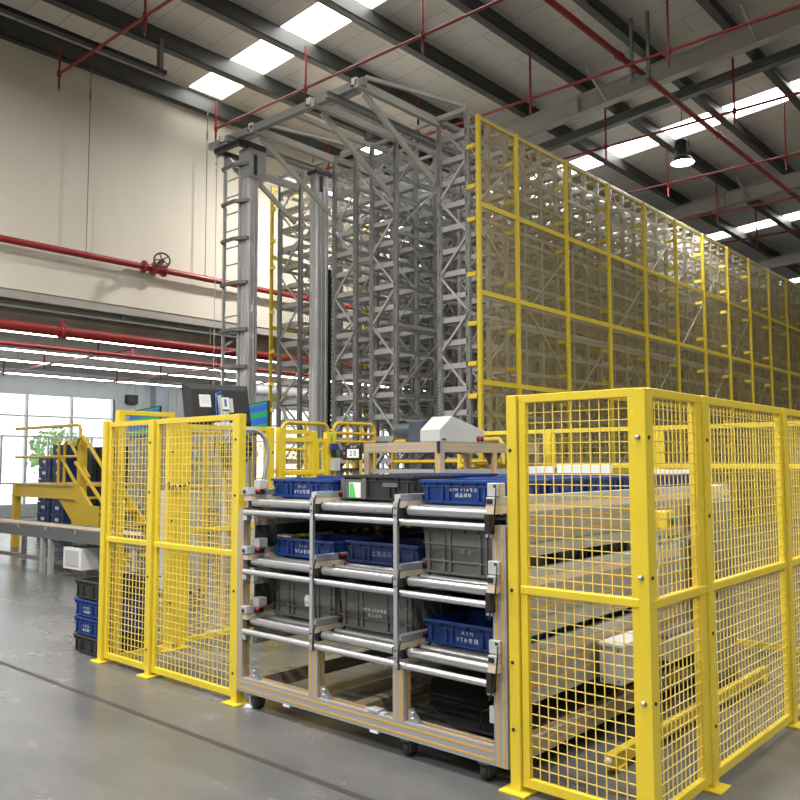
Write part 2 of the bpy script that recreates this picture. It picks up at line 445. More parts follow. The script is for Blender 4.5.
# annex sprinkler pipes and strip lights
m = MB(); m.tube([(-16.2,-4,3.93),(-16.2,30,3.93)], .045, RED, 10)
ap = tag(m.build('annex_pipe'), 'thin dark red pipe under the annex ceiling beyond the thick lower pipe', 'pipe')
for y, x1 in ((9.45, -23.5), (12.8, -23.5), (16.2, -23.5)):
    q = MB(); q.tube([(-16.2,y,4.08),(x1,y,4.08)], .022, RED, 8); q.tube([(-16.2,y,3.93),(-16.2,y,4.1)], .03, RED, 8)
    for x in (-17.7, -20.4, -22.8): q.tube([(x,y,3.98),(x,y,4.655)], .02, RED, 8)
    q.build('branch_pipe', ap)
def strip(x, z, y0, y1, label):
    m = MB(); m.box(x-.06, x+.06, y0, y1, z+.0, z+.05, LGREY)
    for y in range(int(y0)+1, int(y1), 3): m.tube([(x,y,z+.05),(x,y,4.655)], .008, ROD, 4)
    o = tag(m.build('strip_light'), label, 'strip light', 'strip lights under the annex ceiling')
    q = MB(); q.box(x-.025, x+.025, y0+.02, y1-.02, z-.03, z, TUBE); q.build('tube', o)
strip(-16.0, 4.16, 2, 26, 'long strip light in the annex right behind the thick lower red pipe')
strip(-18.9, 4.2, 2, 26, 'long strip light in the annex second from the thick lower red pipe')
strip(-20.9, 4.2, 2, 26, 'long strip light in the annex third from the thick lower red pipe')
strip(-23.9, 4.2, 2, 26, 'long strip light in the annex closest to the windows')
m = MB(); m.tube([(-21.5,16.6,4.05),(-21.5,24,4.05)], .24, WHITE, 16)
tag(m.build('air_duct'), 'pale round air duct under the annex ceiling beyond the grey ladder', 'duct')

# hanging lamps
def lamp(x, y, z, label, power=600, r=.27):
    t = thing('high_bay_lamp', label, 'lamp', (x,y,z), 'high bay lamps')
    m = MB(); m.lathe((0,0,0), [(r,.0),(r*.98,.03),(r*.8,.10),(r*.6,.15)], DARK, 28); m.build('reflector', t)
    m = MB(); m.lathe((0,0,0), [(.0,.56),(.09,.56),(.15,.5),(.17,.2),(r*.6,.15),(.0,.15)], DARK, 24)
    for k in range(10): 
        a = 2*PI*k/10; m.bar((.16*math.cos(a),.16*math.sin(a),.28),(.16*math.cos(a),.16*math.sin(a),.5), .012, .03, DARK)
    m.build('housing', t)
    m = MB(); m.lathe((0,0,0), [(.0,-.02),(r*.6,-.016),(r*.97,.002)], LAMPE, 28); m.build('lens', t)
    m = MB(); m.tube([(0,0,.55),(0,0,roof(x)-z+.415)], .01, ROD, 6); m.build('suspension_rod', t)
    li = bpy.data.lights.new('high_bay_light', 'AREA'); li.shape = 'DISK'; li.size = r*1.8; li.energy = power; li.color = (1,.97,.92)
    lo = bpy.data.objects.new('high_bay_light', li); COL.objects.link(lo); lo.parent = t; lo.location = (0,0,-.03)
    return t
lamp(-7.45, 18.45, 8.6, 'bright round high bay lamp hanging above the yellow rack mesh')
lamp(-11.8, 12.44, 8.3, 'high bay lamp seen between the grey rack posts behind the diagonal struts')
for (x, y) in ((-2.4, 2.4), (2.2, 8.2), (-9.2, 1.6), (3.7, -3.2), (-5.5,-3.4), (2.2, 18.4), (-9.2,-5)):  # unseen lamps added to light the hall around the camera
    lamp(x, y, 8.55, 'round high bay lamp added for light, out of sight above the fence and roller stand')

# black cable tray hanging top left
t = thing('cable_tray', 'black cable tray hung under the roof near the cream wall', 'cable tray', (-12.8,6.4,8.7))
m = MB(); m.box(-.06,.06,-3,1.6,-.04,.04,BLACK); m.build('channel', t)
m = MB(); m.box(-.05,.05,1.45,1.53,-.06,.6,ROD); m.build('hanger', t)

# ------------------------------------------------------------------ rack rows
YR = 10.27; NB = 36; PITCH = .54; ZTOP = 7.28
LEV = [.13 + .377*k for k in range(19)]
def post_mesh(front, side):
    m = MB(); w = .055
    m.box(-w/2, w/2, 0, .07, 0, ZTOP, RACK)
    m.box(-w/2-.008, -w/2, -.004, .02, 0, ZTOP, RACK); m.box(w/2, w/2+.008, -.004, .02, 0, ZTOP, RACK)
    m.box(-.06,.06,-.03,.1,0,.012,RACK)
    if front:
        z = .2
        while z < ZTOP-.1:
            m.box(-w/2+.006, -w/2+.02, -.0055, 0, z, z+.022, HOLE); m.box(w/2-.02, w/2-.006, -.0055, 0, z+.02, z+.042, HOLE); z += .055
    return m.mesh('post')
def brace_mesh(wid, flip, front):
    m = MB(); nodes = []; z = 6.94 if not flip else 6.31
    side = 0 if not flip else 1
    zs = [3.354 + .63*k for k in range(-5, 7)]
    pts = [((0 if (k % 2 == (0 if flip else 1)) else wid), zz) for k, zz in enumerate(zs)]
    for a, c in zip(pts, pts[1:]):
        m.bar((a[0], .03, a[1]), (c[0], .03, c[1]), .02 if front else .018, .036 if front else .03, RACKL)
    m.bar((0,.03,ZTOP-.05),(wid,.03,ZTOP-.05), .04, .05, RACK); m.bar((0,.03,.12),(wid,.03,.12), .03,.03, RACK)
    return m.mesh('diagonal_bracing')
def arm_mesh(wid):
    m = MB()
    m.box(.02, wid-.02, .06, .10, -.05, .038, RACKL); m.box(.02, wid-.02, .10, .19, -.05, -.04, RACKL)
    m.box(.0, .03, .0, .11, -.045, .035, RACK); m.box(wid-.03, wid, .0, .11, -.045, .035, RACK)
    return m.mesh('shelf_arm')
def arms_mesh(wid):
    m = MB()
    for z in LEV: m.box(.0, wid, .05, .09, z-.05, z+.03, RACKL); m.box(0, wid, .09, .2, z-.05, z-.042, RACKL)
    return m.mesh('shelf_arms')
PF, PB = post_mesh(True, 0), post_mesh(False, 0)
def rack_row(x0, x1, label, flip, tall=True):
    wid = x1 - x0
    row = thing('storage_rack_row', label, 'storage rack', (x0, YR, 0), 'grey high storage rack rows')
    BF, BB = brace_mesh(wid, flip, True), brace_mesh(wid, flip, False); AM, AA = arm_mesh(wid), arms_mesh(wid)
    for k in range(NB+1):
        f = link('upright_frame', BF if k == 0 else BB, row, (0, k*PITCH, 0))
        link('post', PF if k == 0 else PB, f); link('post', PF if k == 0 else PB, f, (wid,0,0))
        if k == 0:
            for z in LEV: link('shelf_arm', AM, f, (0,0,z))
        else:
            a = link('shelf_arms', AA, f); a['kind'] = 'stuff'
    for sx in (0, wid):
        m = MB(); m.box(sx-.03, sx+.03, .07, NB*PITCH, ZTOP-.09, ZTOP, RACK); m.build('top_beam', row)
    for k, z in enumerate((1.05, 3.95, 5.55)):
        for sx in (-.02, wid+.02):
            m = MB(); m.box(sx-.012, sx+.012, .0, NB*PITCH, z-.03, z+.03, RACKL); m.build('tie_rail', row)
    for z in LEV:
        for sx in (-.035, wid+.035):
            m = MB(); m.box(sx-.008, sx+.008, .09, NB*PITCH, z-.055, z+.0, RACK); m.build('shelf_beam', row)
    for sx in (-.055, wid+.055):
        m = MB()
        for k in range(11):
            for j in range(4):
                y0 = .1 + k*1.62; z0 = 1.45 + j*1.41; up = (k + j) % 2
                m.bar((sx, y0, z0+(0 if up else 1.35)), (sx, y0+1.55, z0+(1.35 if up else 0)), .014, .032, RACKL)
        m.build('side_bracing', row)
    return row
rack_row(-12.26, -11.66, 'narrow grey storage rack row at the far left next to the cream wall', True)
rack_row(-10.72, -10.17, 'grey storage rack row just right of the rear crane mast', False)
rack_row(-9.77, -9.20, 'grey storage rack row in the middle, back to back with its left neighbour', True)
rack_row(-8.24, -7.665, 'grey storage rack row behind the long yellow mesh fence', False)

# mesh helper: wires in a plane
def wires(mb, axis, fixed, a0, a1, z0, z1, sa, sz, t, mat):
    n = max(1, round((a1-a0)/sa)); k = max(1, round((z1-z0)/sz)); h = t/2
    def P(u, z, w): return (u, fixed+w, z) if axis == 'x' else (fixed+w, u, z)
    for i in range(1, n):
        u = a0 + (a1-a0)*i/n
        mb.add([P(u-h,z0,-h),P(u+h,z0,-h),P(u+h,z0,h),P(u-h,z0,h),P(u-h,z1,-h),P(u+h,z1,-h),P(u+h,z1,h),P(u-h,z1,h)],
               [(0,1,5,4),(1,2,6,5),(2,3,7,6),(3,0,4,7)], mat)
    for i in range(1, k):
        z = z0 + (z1-z0)*i/k
        mb.add([P(a0,z-h,-h+t),P(a0,z+h,-h+t),P(a0,z+h,h+t),P(a0,z-h,h+t),P(a1,z-h,-h+t),P(a1,z+h,-h+t),P(a1,z+h,h+t),P(a1,z-h,h+t)],
               [(0,1,5,4),(1,2,6,5),(2,3,7,6),(3,0,4,7)], mat)

def rack_fence(x, y0, npan, out, label, name='rack_mesh_fence', first=1.08, pw=.03):
    t = thing(name, label, 'mesh fence', (0,0,0))
    ys = [y0] + [y0 + first + 1.62*k for k in range(npan)]
    H = 1.412
    pm = MB(); pm.box(-pw,pw,-pw,pw,0,7.11,YEL); pm.box(-.06,.06,-.06,.06,0,.012,YEL); pme = pm.mesh('post')
    bm_ = MB(); bm_.prism([(-.02,-.03),(.0,.04),(.0,-.04)], 'x', 0, -out*.16, YEL); bm_.box(0, -out*.16, -.0,.03,-.028,-.02,YEL); bme = bm_.mesh('stand_off_bracket')
    for i, y in enumerate(ys):
        p = link('post', pme, t, (x, y, 0))
        for z in (1.3, 2.0, 2.62, 3.13, 3.76, 4.54, 5.42, 5.95, 6.60):
            link('stand_off_bracket', bme, p, (-out*.03, -.05, z))
    for i in range(len(ys)-1):
        a, c = ys[i]+.03, ys[i+1]-.03
        for k in range(5):
            f = MB(); z0 = .02 + H*k; z1 = z0 + H
            f.box(x-.015, x+.015, a, c, z0, z0+.04, YEL); f.box(x-.015, x+.015, a, c, z1-.04, z1, YEL)
            f.box(x-.015, x+.015, a, a+.022, z0+.04, z1-.04, YEL); f.box(x-.015, x+.015, c-.022, c, z0+.04, z1-.04, YEL)
            fo = f.build('panel_frame', t)
            w = MB(); wires(w, 'y', x, a+.02, c-.02, z0+.04, z1-.04,   .056, .037, .0042, RWIRE); w.build('wire_mesh', fo)
    return t
rack_fence(-7.43, YR, 12, 1, 'tall yellow mesh fence along the right side of the grey racks')
rack_fence(-12.5, YR, 4, -1, 'tall yellow mesh fence on the cream wall side of the racks', pw=.018)

# steel frame in front of the racks carrying the crane guide rails
g = thing('crane_gantry', 'grey steel frame of beams and struts projecting from the rack tops', 'steel frame')
YB = 8.45
m = MB(); m.box(-12.0, -8.16, YB-.05, YB+.05, 7.17, 7.29, RACK); m.build('cross_beam', g)
for x in (-8.24, -9.2, -10.72):
    m = MB(); m.box(x-.04, x+.04, YB-.1, YR-.03, 7.13, 7.26, GANT); m.build('arm', g)
for x in (-9.77,):
    m = MB(); m.box(x-.03, x+.03, YB+.05, YR-.03, 7.17, 7.25, GANT); m.build('arm', g)
m = MB(); m.box(-11.72, -11.64, 9.1, YR-.03, 6.82, 6.94, GANT); m.build('arm', g)
for x, ya, za in ((-8.24, 8.55, 7.12), (-9.2, 8.6, 7.12), (-10.72, 8.6, 7.12), (-11.66, 9.2, 6.8)):
    m = MB(); m.bar((x-.05, ya, za), (x-.05, YR-.06, 6.19), .05, .09, GANT); m.build('diagonal_strut', g)
for xa, xb in ((-8.24, -7.665), (-10.72, -10.17)):
    m = MB(); m.bar((xa+.04, YB+.05, 7.33), (xb, YR-.04, 7.3), .05, .05, GANT); m.build('tie_bar', g)
for xa in (-8.24, -10.17, -9.2):
    m = MB(); m.box(xa-.3 if xa!=-9.2 else xa, xa+.6 if xa==-8.24 else xa+.3, YR-.08, YR-.03, 7.2, 7.27, GANT); m.build('rack_link', g)
for x, yy in ((-11.55, YB-.06), (-8.3, YB-.06), (-10.75, YB-.06), (-9.3, YB-.06)):
    m = MB(); m.box(x-.05, x+.05, yy-.04, yy+.0, 7.2, 7.3, WHITE); m.box(x-.06, x-.05, yy-.045, yy+.0, 7.18, 7.31, BLACK); m.build('end_clamp', g)
def guide(xc, label):
    t = thing('crane_guide_rail', label, 'guide rail', (xc, YB, 7.12), 'overhead crane guide rails')
    m = MB(); m.box(-.05,.05,-.25,21,-.05,-.038,RACK); m.box(-.008,.008,-.25,21,-.05,.05,RACK); m.box(-.05,.05,-.25,21,.038,.05,RACK); m.build('rail', t)
    for k in range(14):
        q = MB(); q.box(-.35,.35,.1+k*1.62,.16+k*1.62,.05,.11,GANT); q.build('cross_tie', t)
guide(-11.19, 'overhead grey guide rail carrying the top of the ladder crane')
guide(-8.72, 'overhead grey guide rail of the right aisle between the tall racks')

# stacker crane with ladder mast
c = thing('stacker_crane', 'grey twin mast stacker crane with ladder in the left rack aisle', 'stacker crane', (-11.02, 8.6, 0))
def mast(y0, ztop, dp=.27):
    m = MB(); m.box(-.09,.09,y0,y0+dp,.15,ztop,ALU)
    for sx in (-.09,.09):
        m.box(sx-.012,sx+.012,y0+.02,y0+.07,.15,ztop,RACKL); m.box(sx-.012,sx+.012,y0+dp-.07,y0+dp-.02,.15,ztop,RACKL); m.box(sx-.012, sx+.012, y0+.13,y0+.16,.15,ztop,RACK)
    m.box(-.075,-.03,y0-.014,y0,.15,ztop,RACKL); m.box(.03,.075,y0-.014,y0,.15,ztop,RACKL)
    return m.build('mast', c, .006)
mast(-.12, 7.0, .21); mast(1.44, 6.95, .3)
m = MB(); m.box(-.12,.12,-.4,2.4,.06,.26,RACK); m.build('bottom_beam', c)
m = MB()
m.box(-.58,.12,-.36,-.28,6.96,7.04,BLACK); m.box(-.58,-.5,-.28,.15,6.96,7.04,BLACK); m.box(-.5,.06,.1,.15,6.96,7.04,BLACK); m.box(.06,.14,-.28,.2,6.95,7.05,BLACK)
m.build('head_frame', c)
m = MB(); m.box(-.12,.13,-.14,.22,6.45,6.95,RACK); m.box(.13,.14,-.05,.02,6.5,6.85,BLACK); m.build('head_plate', c)
m = MB(); m.bar((-.5,-.1,6.9),(-.1,-.1,6.5),.06,.09,RACK); m.build('head_brace', c)
m = MB(); m.box(-.095,.1,1.48,1.72,6.74,6.96,RACK); m.box(-.13,.13,1.40,1.80,6.94,7.0,DARK); m.box(.1,.12,1.5,1.58,6.6,6.9,BLACK); m.build('rear_head', c)
lad = MB()
lad.box(-.57,-.53,-.16,-.11,.3,6.95,ALU); lad.box(-.14,-.1,-.16,-.11,.3,6.95,ALU)
lo = lad.build('ladder', c)
z = .5
i = 0
while z < 6.7:
    q = MB(); q.tube([(-.55,-.135,z),(-.12,-.135,z)], .013, ALU, 6); q.build('rung', lo); z += .3
for z in (1.9, 2.55, 3.18, 3.81, 4.61, 5.37, 6.02, 6.66):
    q = MB(); q.prism([(-.55,-.165),(-.51,-.25),(-.12,-.27),(.11,-.16),(.11,-.125),(-.10,-.125),(-.15,-.235),(-.46,-.22),(-.50,-.165)], 'z', z, z+.055, GCON); q.build('guard_hoop', lo)
q = MB()
q.box(-.02,.04,1.80,1.86,.5,5.2,BLACK)
for k in range(50): q.box(-.03,.05,1.79,1.90,.6+k*.09,.66+k*.09,BLACK)
for k in range(5): q.box(-.08,.03,1.74,1.82,.9+k*.95,.97+k*.95,BLACK)
q.build('cable_chain', c)
# thin safety cable with shackle hanging left of the ladder
m = MB(); m.tube([(-11.60,8.3,6.95),(-11.60,8.3,1.2)], .007, LGREY, 6)
for k in range(3): m.lathe((-11.60,8.3,6.85-k*.1), [(.0,.0),(.02,.02),(.02,.06),(.0,.08)], ALU, 8)
m.box(-11.62,-11.57,8.28,8.36,6.93,7.17,RACK)
m.build('drop_cable', g)

# second crane mast deep in the right aisle
c2 = thing('stacker_crane', 'grey stacker crane mast deep in the right aisle between racks', 'stacker crane', (-8.72, 13.5, 0))
m = MB(); m.box(-.12,.12,-.15,.15,.1,6.95,RACK); m.build('mast', c2)
m = MB(); m.box(-.14,.14,-.5,1.5,.0,.25,RACK); m.build('bottom_beam', c2)
m = MB(); m.box(-.3,.3,.15,.75,2.6,2.72,DARK); m.box(-.3,.3,.15,.2,2.72,3.1,DARK); m.build('carriage', c2)

# ------------------------------------------------------------------ yellow machine fences
def bolt(parent, x, y, z, axis):
    m = MB(); m.lathe((x,y,z), [(.0,-.004),(.009,-.004),(.009,.004),(.0,.004)][::-1] , HOLE, 8, axis); m.build('bolt', parent)
def fence_post(parent, x, y, h=1.935, w=.06, bolts='', zb=(1.76,1.38,.74,.2), name='post', plate=True):
    m = MB(); m.box(x-w/2,x+w/2,y-w/2,y+w/2,0,h,YEL)
    o = m.build(name, parent, .005)
    if plate:
        q = MB(); q.box(x-.075,x+.075,y-.07,y+.07,0,.012,YEL); q.build('base_plate', o, .003)
    for ch in bolts:
        for z in zb:
            if ch == 'y': bolt(o, x-.008, y-w/2, z, 'y')
            if ch == 'x': bolt(o, x+w/2, y+.004, z, 'x')
    return o
def fence_panel(parent, axis, fixed, a, c, h=1.935, z0=.035, mid=.985, wire=.0044, sp=.05, side=-1, extra=(), midh=.042, mesh=True, wmat=None):
    """side: sign of the outer face along the fixed axis"""
    f = MB(); d = .015
    def bx(mb, u0, u1, z_0, z_1, d0, d1, mat=YEL):
        if axis == 'x': mb.box(u0,u1,fixed+d0,fixed+d1,z_0,z_1,mat)
        else: mb.box(fixed+d0,fixed+d1,u0,u1,z_0,z_1,mat)
    for z_0, z_1 in ((z0, z0+.045), (h-.04, h)): bx(f, a, c, z_0, z_1, -d, d)
    for u0, u1 in ((a, a+.04), (c-.04, c)): bx(f, u0, u1, z0+.045, h-.04, -d, d)
    o = f.build('panel_frame', parent, .003)
    for z in ((mid,) if mid else ()) + tuple(extra):
        q = MB(); bx(q, a, c, z-midh/2, z+midh/2, -.02, .02); q.build('mid_rail', o, .006)
    if mesh:
        w = MB(); wires(w, axis, fixed, a+.04, c-.04, z0+.045, h-.04, sp, sp, wire, wmat or WIRE); w.build('wire_mesh', o)
    return o
YF = 3.44
# left enclosure: front run
A = thing('safety_fence', 'yellow wire mesh fence left of the roller stand, facing the camera', 'fence', (0,0,0))
for x, bl in ((-6.305,''), (-5.60,'y'), (-4.535,'y')): fence_post(A, x, YF+.03, bolts=bl, h=1.935 if x > -6 else 1.95)
fence_panel(A, 'x', YF+.035, -6.27, -5.635); fence_panel(A, 'x', YF+.035, -5.565, -4.57)
for x in (-5.555, -4.49):
    pass
# left enclosure: side run with doorway
B = thing('safety_fence', 'yellow fence with doorway lintel and chain running back from the left post', 'fence', (0,0,0))
for y, h in ((3.55,2.04),(4.03,2.04),(4.165,1.95),(5.15,1.95),(5.265,1.95),(5.715,1.92),(5.91,1.92),(5.985,1.92)):
    fence_post(B, -6.25, y, h=h, plate=y > 3.6, bolts='x' if y in (4.03,5.15) else '', zb=(1.7,1.1,.4))
m = MB(); m.box(-6.278,-6.222,3.58,4.0,1.998,2.038,YEL); m.build('lintel', B, .004)
m = MB(); m.box(-6.275,-6.225,3.57,4.0,.0,.05,YEL); m.build('sill_rail', B, .004)
m = MB(); m.box(-6.27,-6.23,4.06,4.135,0.05,1.94,YEL); m.build('filler_strip', B)
fence_panel(B, 'y', -6.25, 4.195, 5.12, h=1.945, mid=1.0)
fence_panel(B, 'y', -6.25, 5.295, 5.685, h=1.93, mid=1.5, extra=(1.83,), midh=.045)
fence_panel(B, 'y', -6.25, 5.745, 5.88, h=1.85, mid=1.5)
m = MB()
for k in range(14):
    y = 3.97+k*.017
    m.lathe((-6.2,y,1.40+.0018*(k-7)**2*.35), [(.0,-.011),(.011,-.006),(.011,.006),(.0,.011)], BLACK if k%3 else INK, 8, 'y')
m.build('chain', B)
m = MB(); m.box(-6.2,-6.16,5.9,5.98,1.73,1.8,BLUE); m.box(-6.195,-6.165,5.92,5.96,1.65,1.73,BLACK); m.box(-6.22,-6.15,5.92,6.0,1.52,1.65,LGREY); m.build('interlock_switch', B)
m = MB(); m.box(-6.22,-6.218,5.93,5.96,1.86,1.9,GLBL); m.build('green_sticker', B)

# right enclosure
Cc = thing('safety_fence', 'yellow mesh fence at the right, panel facing the camera', 'fence')
fence_post(Cc, -2.303, YF+.03, bolts='y', zb=(1.66,.97,.62,.3))
fence_post(Cc, -1.617, YF+.025, h=1.932, w=.052, bolts='yx', zb=(1.71,1.09,.55))
fence_panel(Cc, 'x', YF+.03, -2.27, -1.644, mid=.975)
for z in (1.71,1.09,.55):
    m = MB(); m.lathe((-1.632,YF-.003,z), [(.0,-.012),(.008,-.01),(.012,.0)], ALU, 10, 'y'); m.build('bolt_head', Cc)
D = thing('safety_fence', 'yellow mesh fence at the right, side running away from the camera', 'fence')
fence_post(D, -1.617, 4.13, bolts='x', zb=(1.71,1.33,.75,.3)); fence_post(D, -1.617, 6.6)
fence_post(D, -1.617, 5.42)
m = MB(); m.box(-1.632,-1.597,4.02,4.06,.08,1.895,YEL); m.build('filler_strip', D)
fence_panel(D, 'y', -1.612, 3.492, 4.10, mid=.97); fence_panel(D, 'y', -1.612, 4.16, 5.385, mid=.97); fence_panel(D, 'y', -1.612, 5.455, 6.57, mid=.97)
# far fence across behind the roller stand
F = thing('safety_fence', 'yellow mesh fence crossing behind the far end of the roller stand', 'fence')
YX = 7.3
for x in (-4.42, -3.27, -1.2): fence_post(F, x, YX)
for a, cc in ((-5.6,-4.45),(-4.39,-3.30),(-3.24,-1.23),(-1.17,.3)): fence_panel(F, 'x', YX, a, cc, mid=1.56 if cc<-1 else 1.0, wire=.003, wmat=RWIRE)
# floor guard rail
m = MB(); m.box(-2.1,-2.05,3.95,6.4,.03,.1,YEL)
for y in (4.05, 5.2, 6.3): m.box(-2.11,-2.04,y-.04,y+.04,0,.03,YEL)
m.lathe((-2.075,3.95,.065), [(.0,-.02),(.018,-.015),(.022,0)], WHITE, 12, 'y')
tag(m.build('floor_guard_rail', None, .004), 'low yellow guide rail on the floor beside the roller stand', 'rail')

# tubular yellow barriers in the middle distance
def barrier(name, label, x, y0, y1, z, r=.022, mids=(), legs=2, loopr=.09):
    t = thing(name, label, 'barrier', (0,0,0), 'yellow tubular barriers')
    pts = [(x,y0,0)]
    for k in range(7):
        a = PI/2*k/6; pts.append((x, y0+loopr*(1-math.cos(a)), z-loopr+loopr*math.sin(a)))
    for k in range(7):
        a = PI/2*k/6; pts.append((x, y1-loopr+loopr*math.sin(a), z-loopr+loopr*math.cos(a)))
    pts.append((x,y1,0))
    m = MB(); m.tube(pts, r, YELT, 10); m.build('hoop', t)
    for zz in mids:
        m = MB(); m.tube([(x,y0,zz),(x,y1,zz)], r*.9, YELT, 8); m.build('cross_rail', t)
    for k in range(1, legs):
        y = y0+(y1-y0)*k/legs; m = MB(); m.tube([(x,y,0),(x,y,z)], r*.9, YELT, 8); m.build('upright', t)
    return t
barrier('tubular_barrier', 'yellow tubular barrier hoop between the striped screen and rack crane', -7.0, 5.93, 6.63, 2.05, mids=(1.75,1.5,.9))
barrier('tubular_barrier', 'yellow tubular barrier hoop behind the small black number display', -7.0, 6.72, 7.42, 2.07, mids=(1.95,1.85,1.4,.9), legs=3)
barrier('tubular_barrier', 'low yellow tubular handrail behind the left fence near the monitors', -8.6, 5.6, 6.5, 1.98, mids=(1.8,1.6,1.3), legs=2)
def barrierx(x0, x1, y, z, label):
    t = thing('tubular_barrier', label, 'barrier', (0,0,0), 'yellow tubular barriers')
    m = MB(); m.tube([(x0,y,0),(x0,y,z-.05),(x0+.05,y,z),(x1-.05,y,z),(x1,y,z-.05),(x1,y,0)], .024, YELT, 10); m.build('hoop', t)
    for zz in (z-.25, z-.6): 
        m = MB(); m.tube([(x0,y,zz),(x1,y,zz)], .02, YELT, 8); m.build('cross_rail', t)
barrierx(-6.85, -5.2, 7.6, 1.86, 'yellow tubular barrier behind the dark motor and the profile table')

# ------------------------------------------------------------------ roller stand (three lanes on three tiers, on castors)
R = thing('roller_conveyor_stand', 'aluminium profile roller stand with three tiers of bins on castors', 'conveyor stand', (0,0,0))
TIER = (.49, .88, 1.27); PX = (-4.42, -3.765, -3.075, -2.39); YE = 6.62
def part(name, fn, parent=R, bevel=0, kind=None):
    m = MB(); fn(m); o = m.build(name, parent, bevel)
    if kind: o['kind'] = kind
    return o
# front posts
part('left_post', lambda m: (m.profile(-4.50,-4.445,YF+.0,YF+.06,.19,1.30)))
part('right_post', lambda m: (m.profile(-2.425,-2.345,YF,YF+.08,.10,1.28)))
for x in PX[1:3]:
    part('front_post', lambda m: (m.box(x-.0135,x+.0135,YF-.012,YF+.008,.47,1.38,ALU), [m.box(x-.006,x+.006,YF-.0135,YF-.012,z,z+.012,HOLE) for z in (.52,.56,.91,.95,1.30,1.34)]), bevel=.003)
    part('lower_post', lambda m: m.profile(x-.03,x+.05,YF,YF+.06,.19,.47))
# back and middle posts
for y in (5.1, YE-.06):
    for x in PX: part('rear_post', lambda m: m.profile(x-.03,x+.03,y,y+.06,.19,1.25))
# base frame
part('base_beam', lambda m: m.profile(-4.50,-2.425,YF,YF+.09,.10,.19))
part('base_beam', lambda m: m.profile(-4.445,-2.345,YE-.09,YE,.10,.19))
part('base_beam', lambda m: m.profile(-4.445,-2.345,5.1,5.19,.10,.19))
for x in (-4.40, -2.39): part('base_beam', lambda m: m.profile(x-.045,x+.045,YF+.09,YE-.09,.10,.19))
part('base_beam', lambda m: m.profile(-3.5,-3.41,YF+.09,YE-.09,.10,.19))
for x in (-4.36, -3.70, -3.0):
    part('corner_bracket', lambda m: (m.prism([(x,.19),(x+.07,.19),(x,.26)], 'y', YF+.012, YF+.05, ALUG), [m.lathe((x+.03,YF+.01,.215+.03*k), [(.0,-.006),(.009,-.004),(.009,.004)], ALU, 8, 'y') for k in range(2)]))
part('clip', lambda m: (m.box(-3.33,-3.18,YF+.01,YF+.05,.19,.2,LGREY), m.box(-3.30,-3.22,YF+.0,YF+.06,.2,.212,LGREY)))
for x in (-4.0,-3.25): part('cable_clip', lambda m: m.box(x-.03,x+.03,YF+.0,YF+.03,.085,.1,PAPER))
def castor(x, y):
    o = part('castor', lambda m: (m.box(x-.03,x+.03,y-.05,y+.05,.088,.1,DARK), m.box(x-.028,x-.022,y-.03,y+.03,.03,.09,DARK), m.box(x+.022,x+.028,y-.03,y+.03,.03,.09,DARK)))
    m = MB(); m.lathe((x-.02,y,.043), [(.0,0),(.02,0),(.043,.004),(.043,.036),(.02,.04),(.0,.04)], RUB, 18, 'x'); m.build('wheel', o)
for x in (-4.33, -3.02, -2.5): castor(x, YF+.05)
for x in (-4.33, -2.5): castor(x, YE-.1)
for x in (-4.40,):
    part('levelling_foot', lambda m: (m.tube([(x,YF+.04,.02),(x,YF+.04,.1)], .012, ALU, 10), m.lathe((x,YF+.04,0), [(.05,0),(.05,.012),(.02,.03),(.0,.03)], ALU, 16)))
# front rails of each tier
for r in TIER:
    part('front_rail', lambda m: m.tube([(-4.44,YF+.005,r),(-2.43,YF+.005,r)], .0185, ALU, 12))
    for x in (-4.42,-2.44): part('rail_bracket', lambda m: m.box(x-.02,x+.02,YF-.01,YF+.03,r-.05,r-.02,ALU))
# lane rollers
def roller_mesh(x0, x1, rr):
    m = MB(); L = x1-x0
    m.tube([(0,0,0),(L,0,0)], rr, ROLL, 20)
    m.tube([(-.022,0,0),(0,0,0)], rr*.85, BLACK, 12); m.tube([(L,0,0),(L+.022,0,0)], rr*.85, BLACK, 12)
    m.tube([(-.04,0,0),(L+.04,0,0)], .006, DARK, 6)
    return m.mesh('roller')
LX = [(-4.40,-3.825), (-3.715,-3.135), (-3.02,-2.455)]
for r in TIER:
    for (a, cx) in LX:
        me = roller_mesh(a, cx, .0285); me2 = roller_mesh(a, cx, .021)
        for k in range(4): link('roller', me if k == 0 else me2, R, (a, YF+.055+k*.1, r+(.0635 if k == 0 else .071)))
        def rest(m):
            y = YF+.055+4*.1
            while y < YE-.05:
                m.tube([(a,y,r+.071),(cx,y,r+.071)], .021, ROLL, 8); y += .1
        part('roller_bed', rest, kind='stuff')
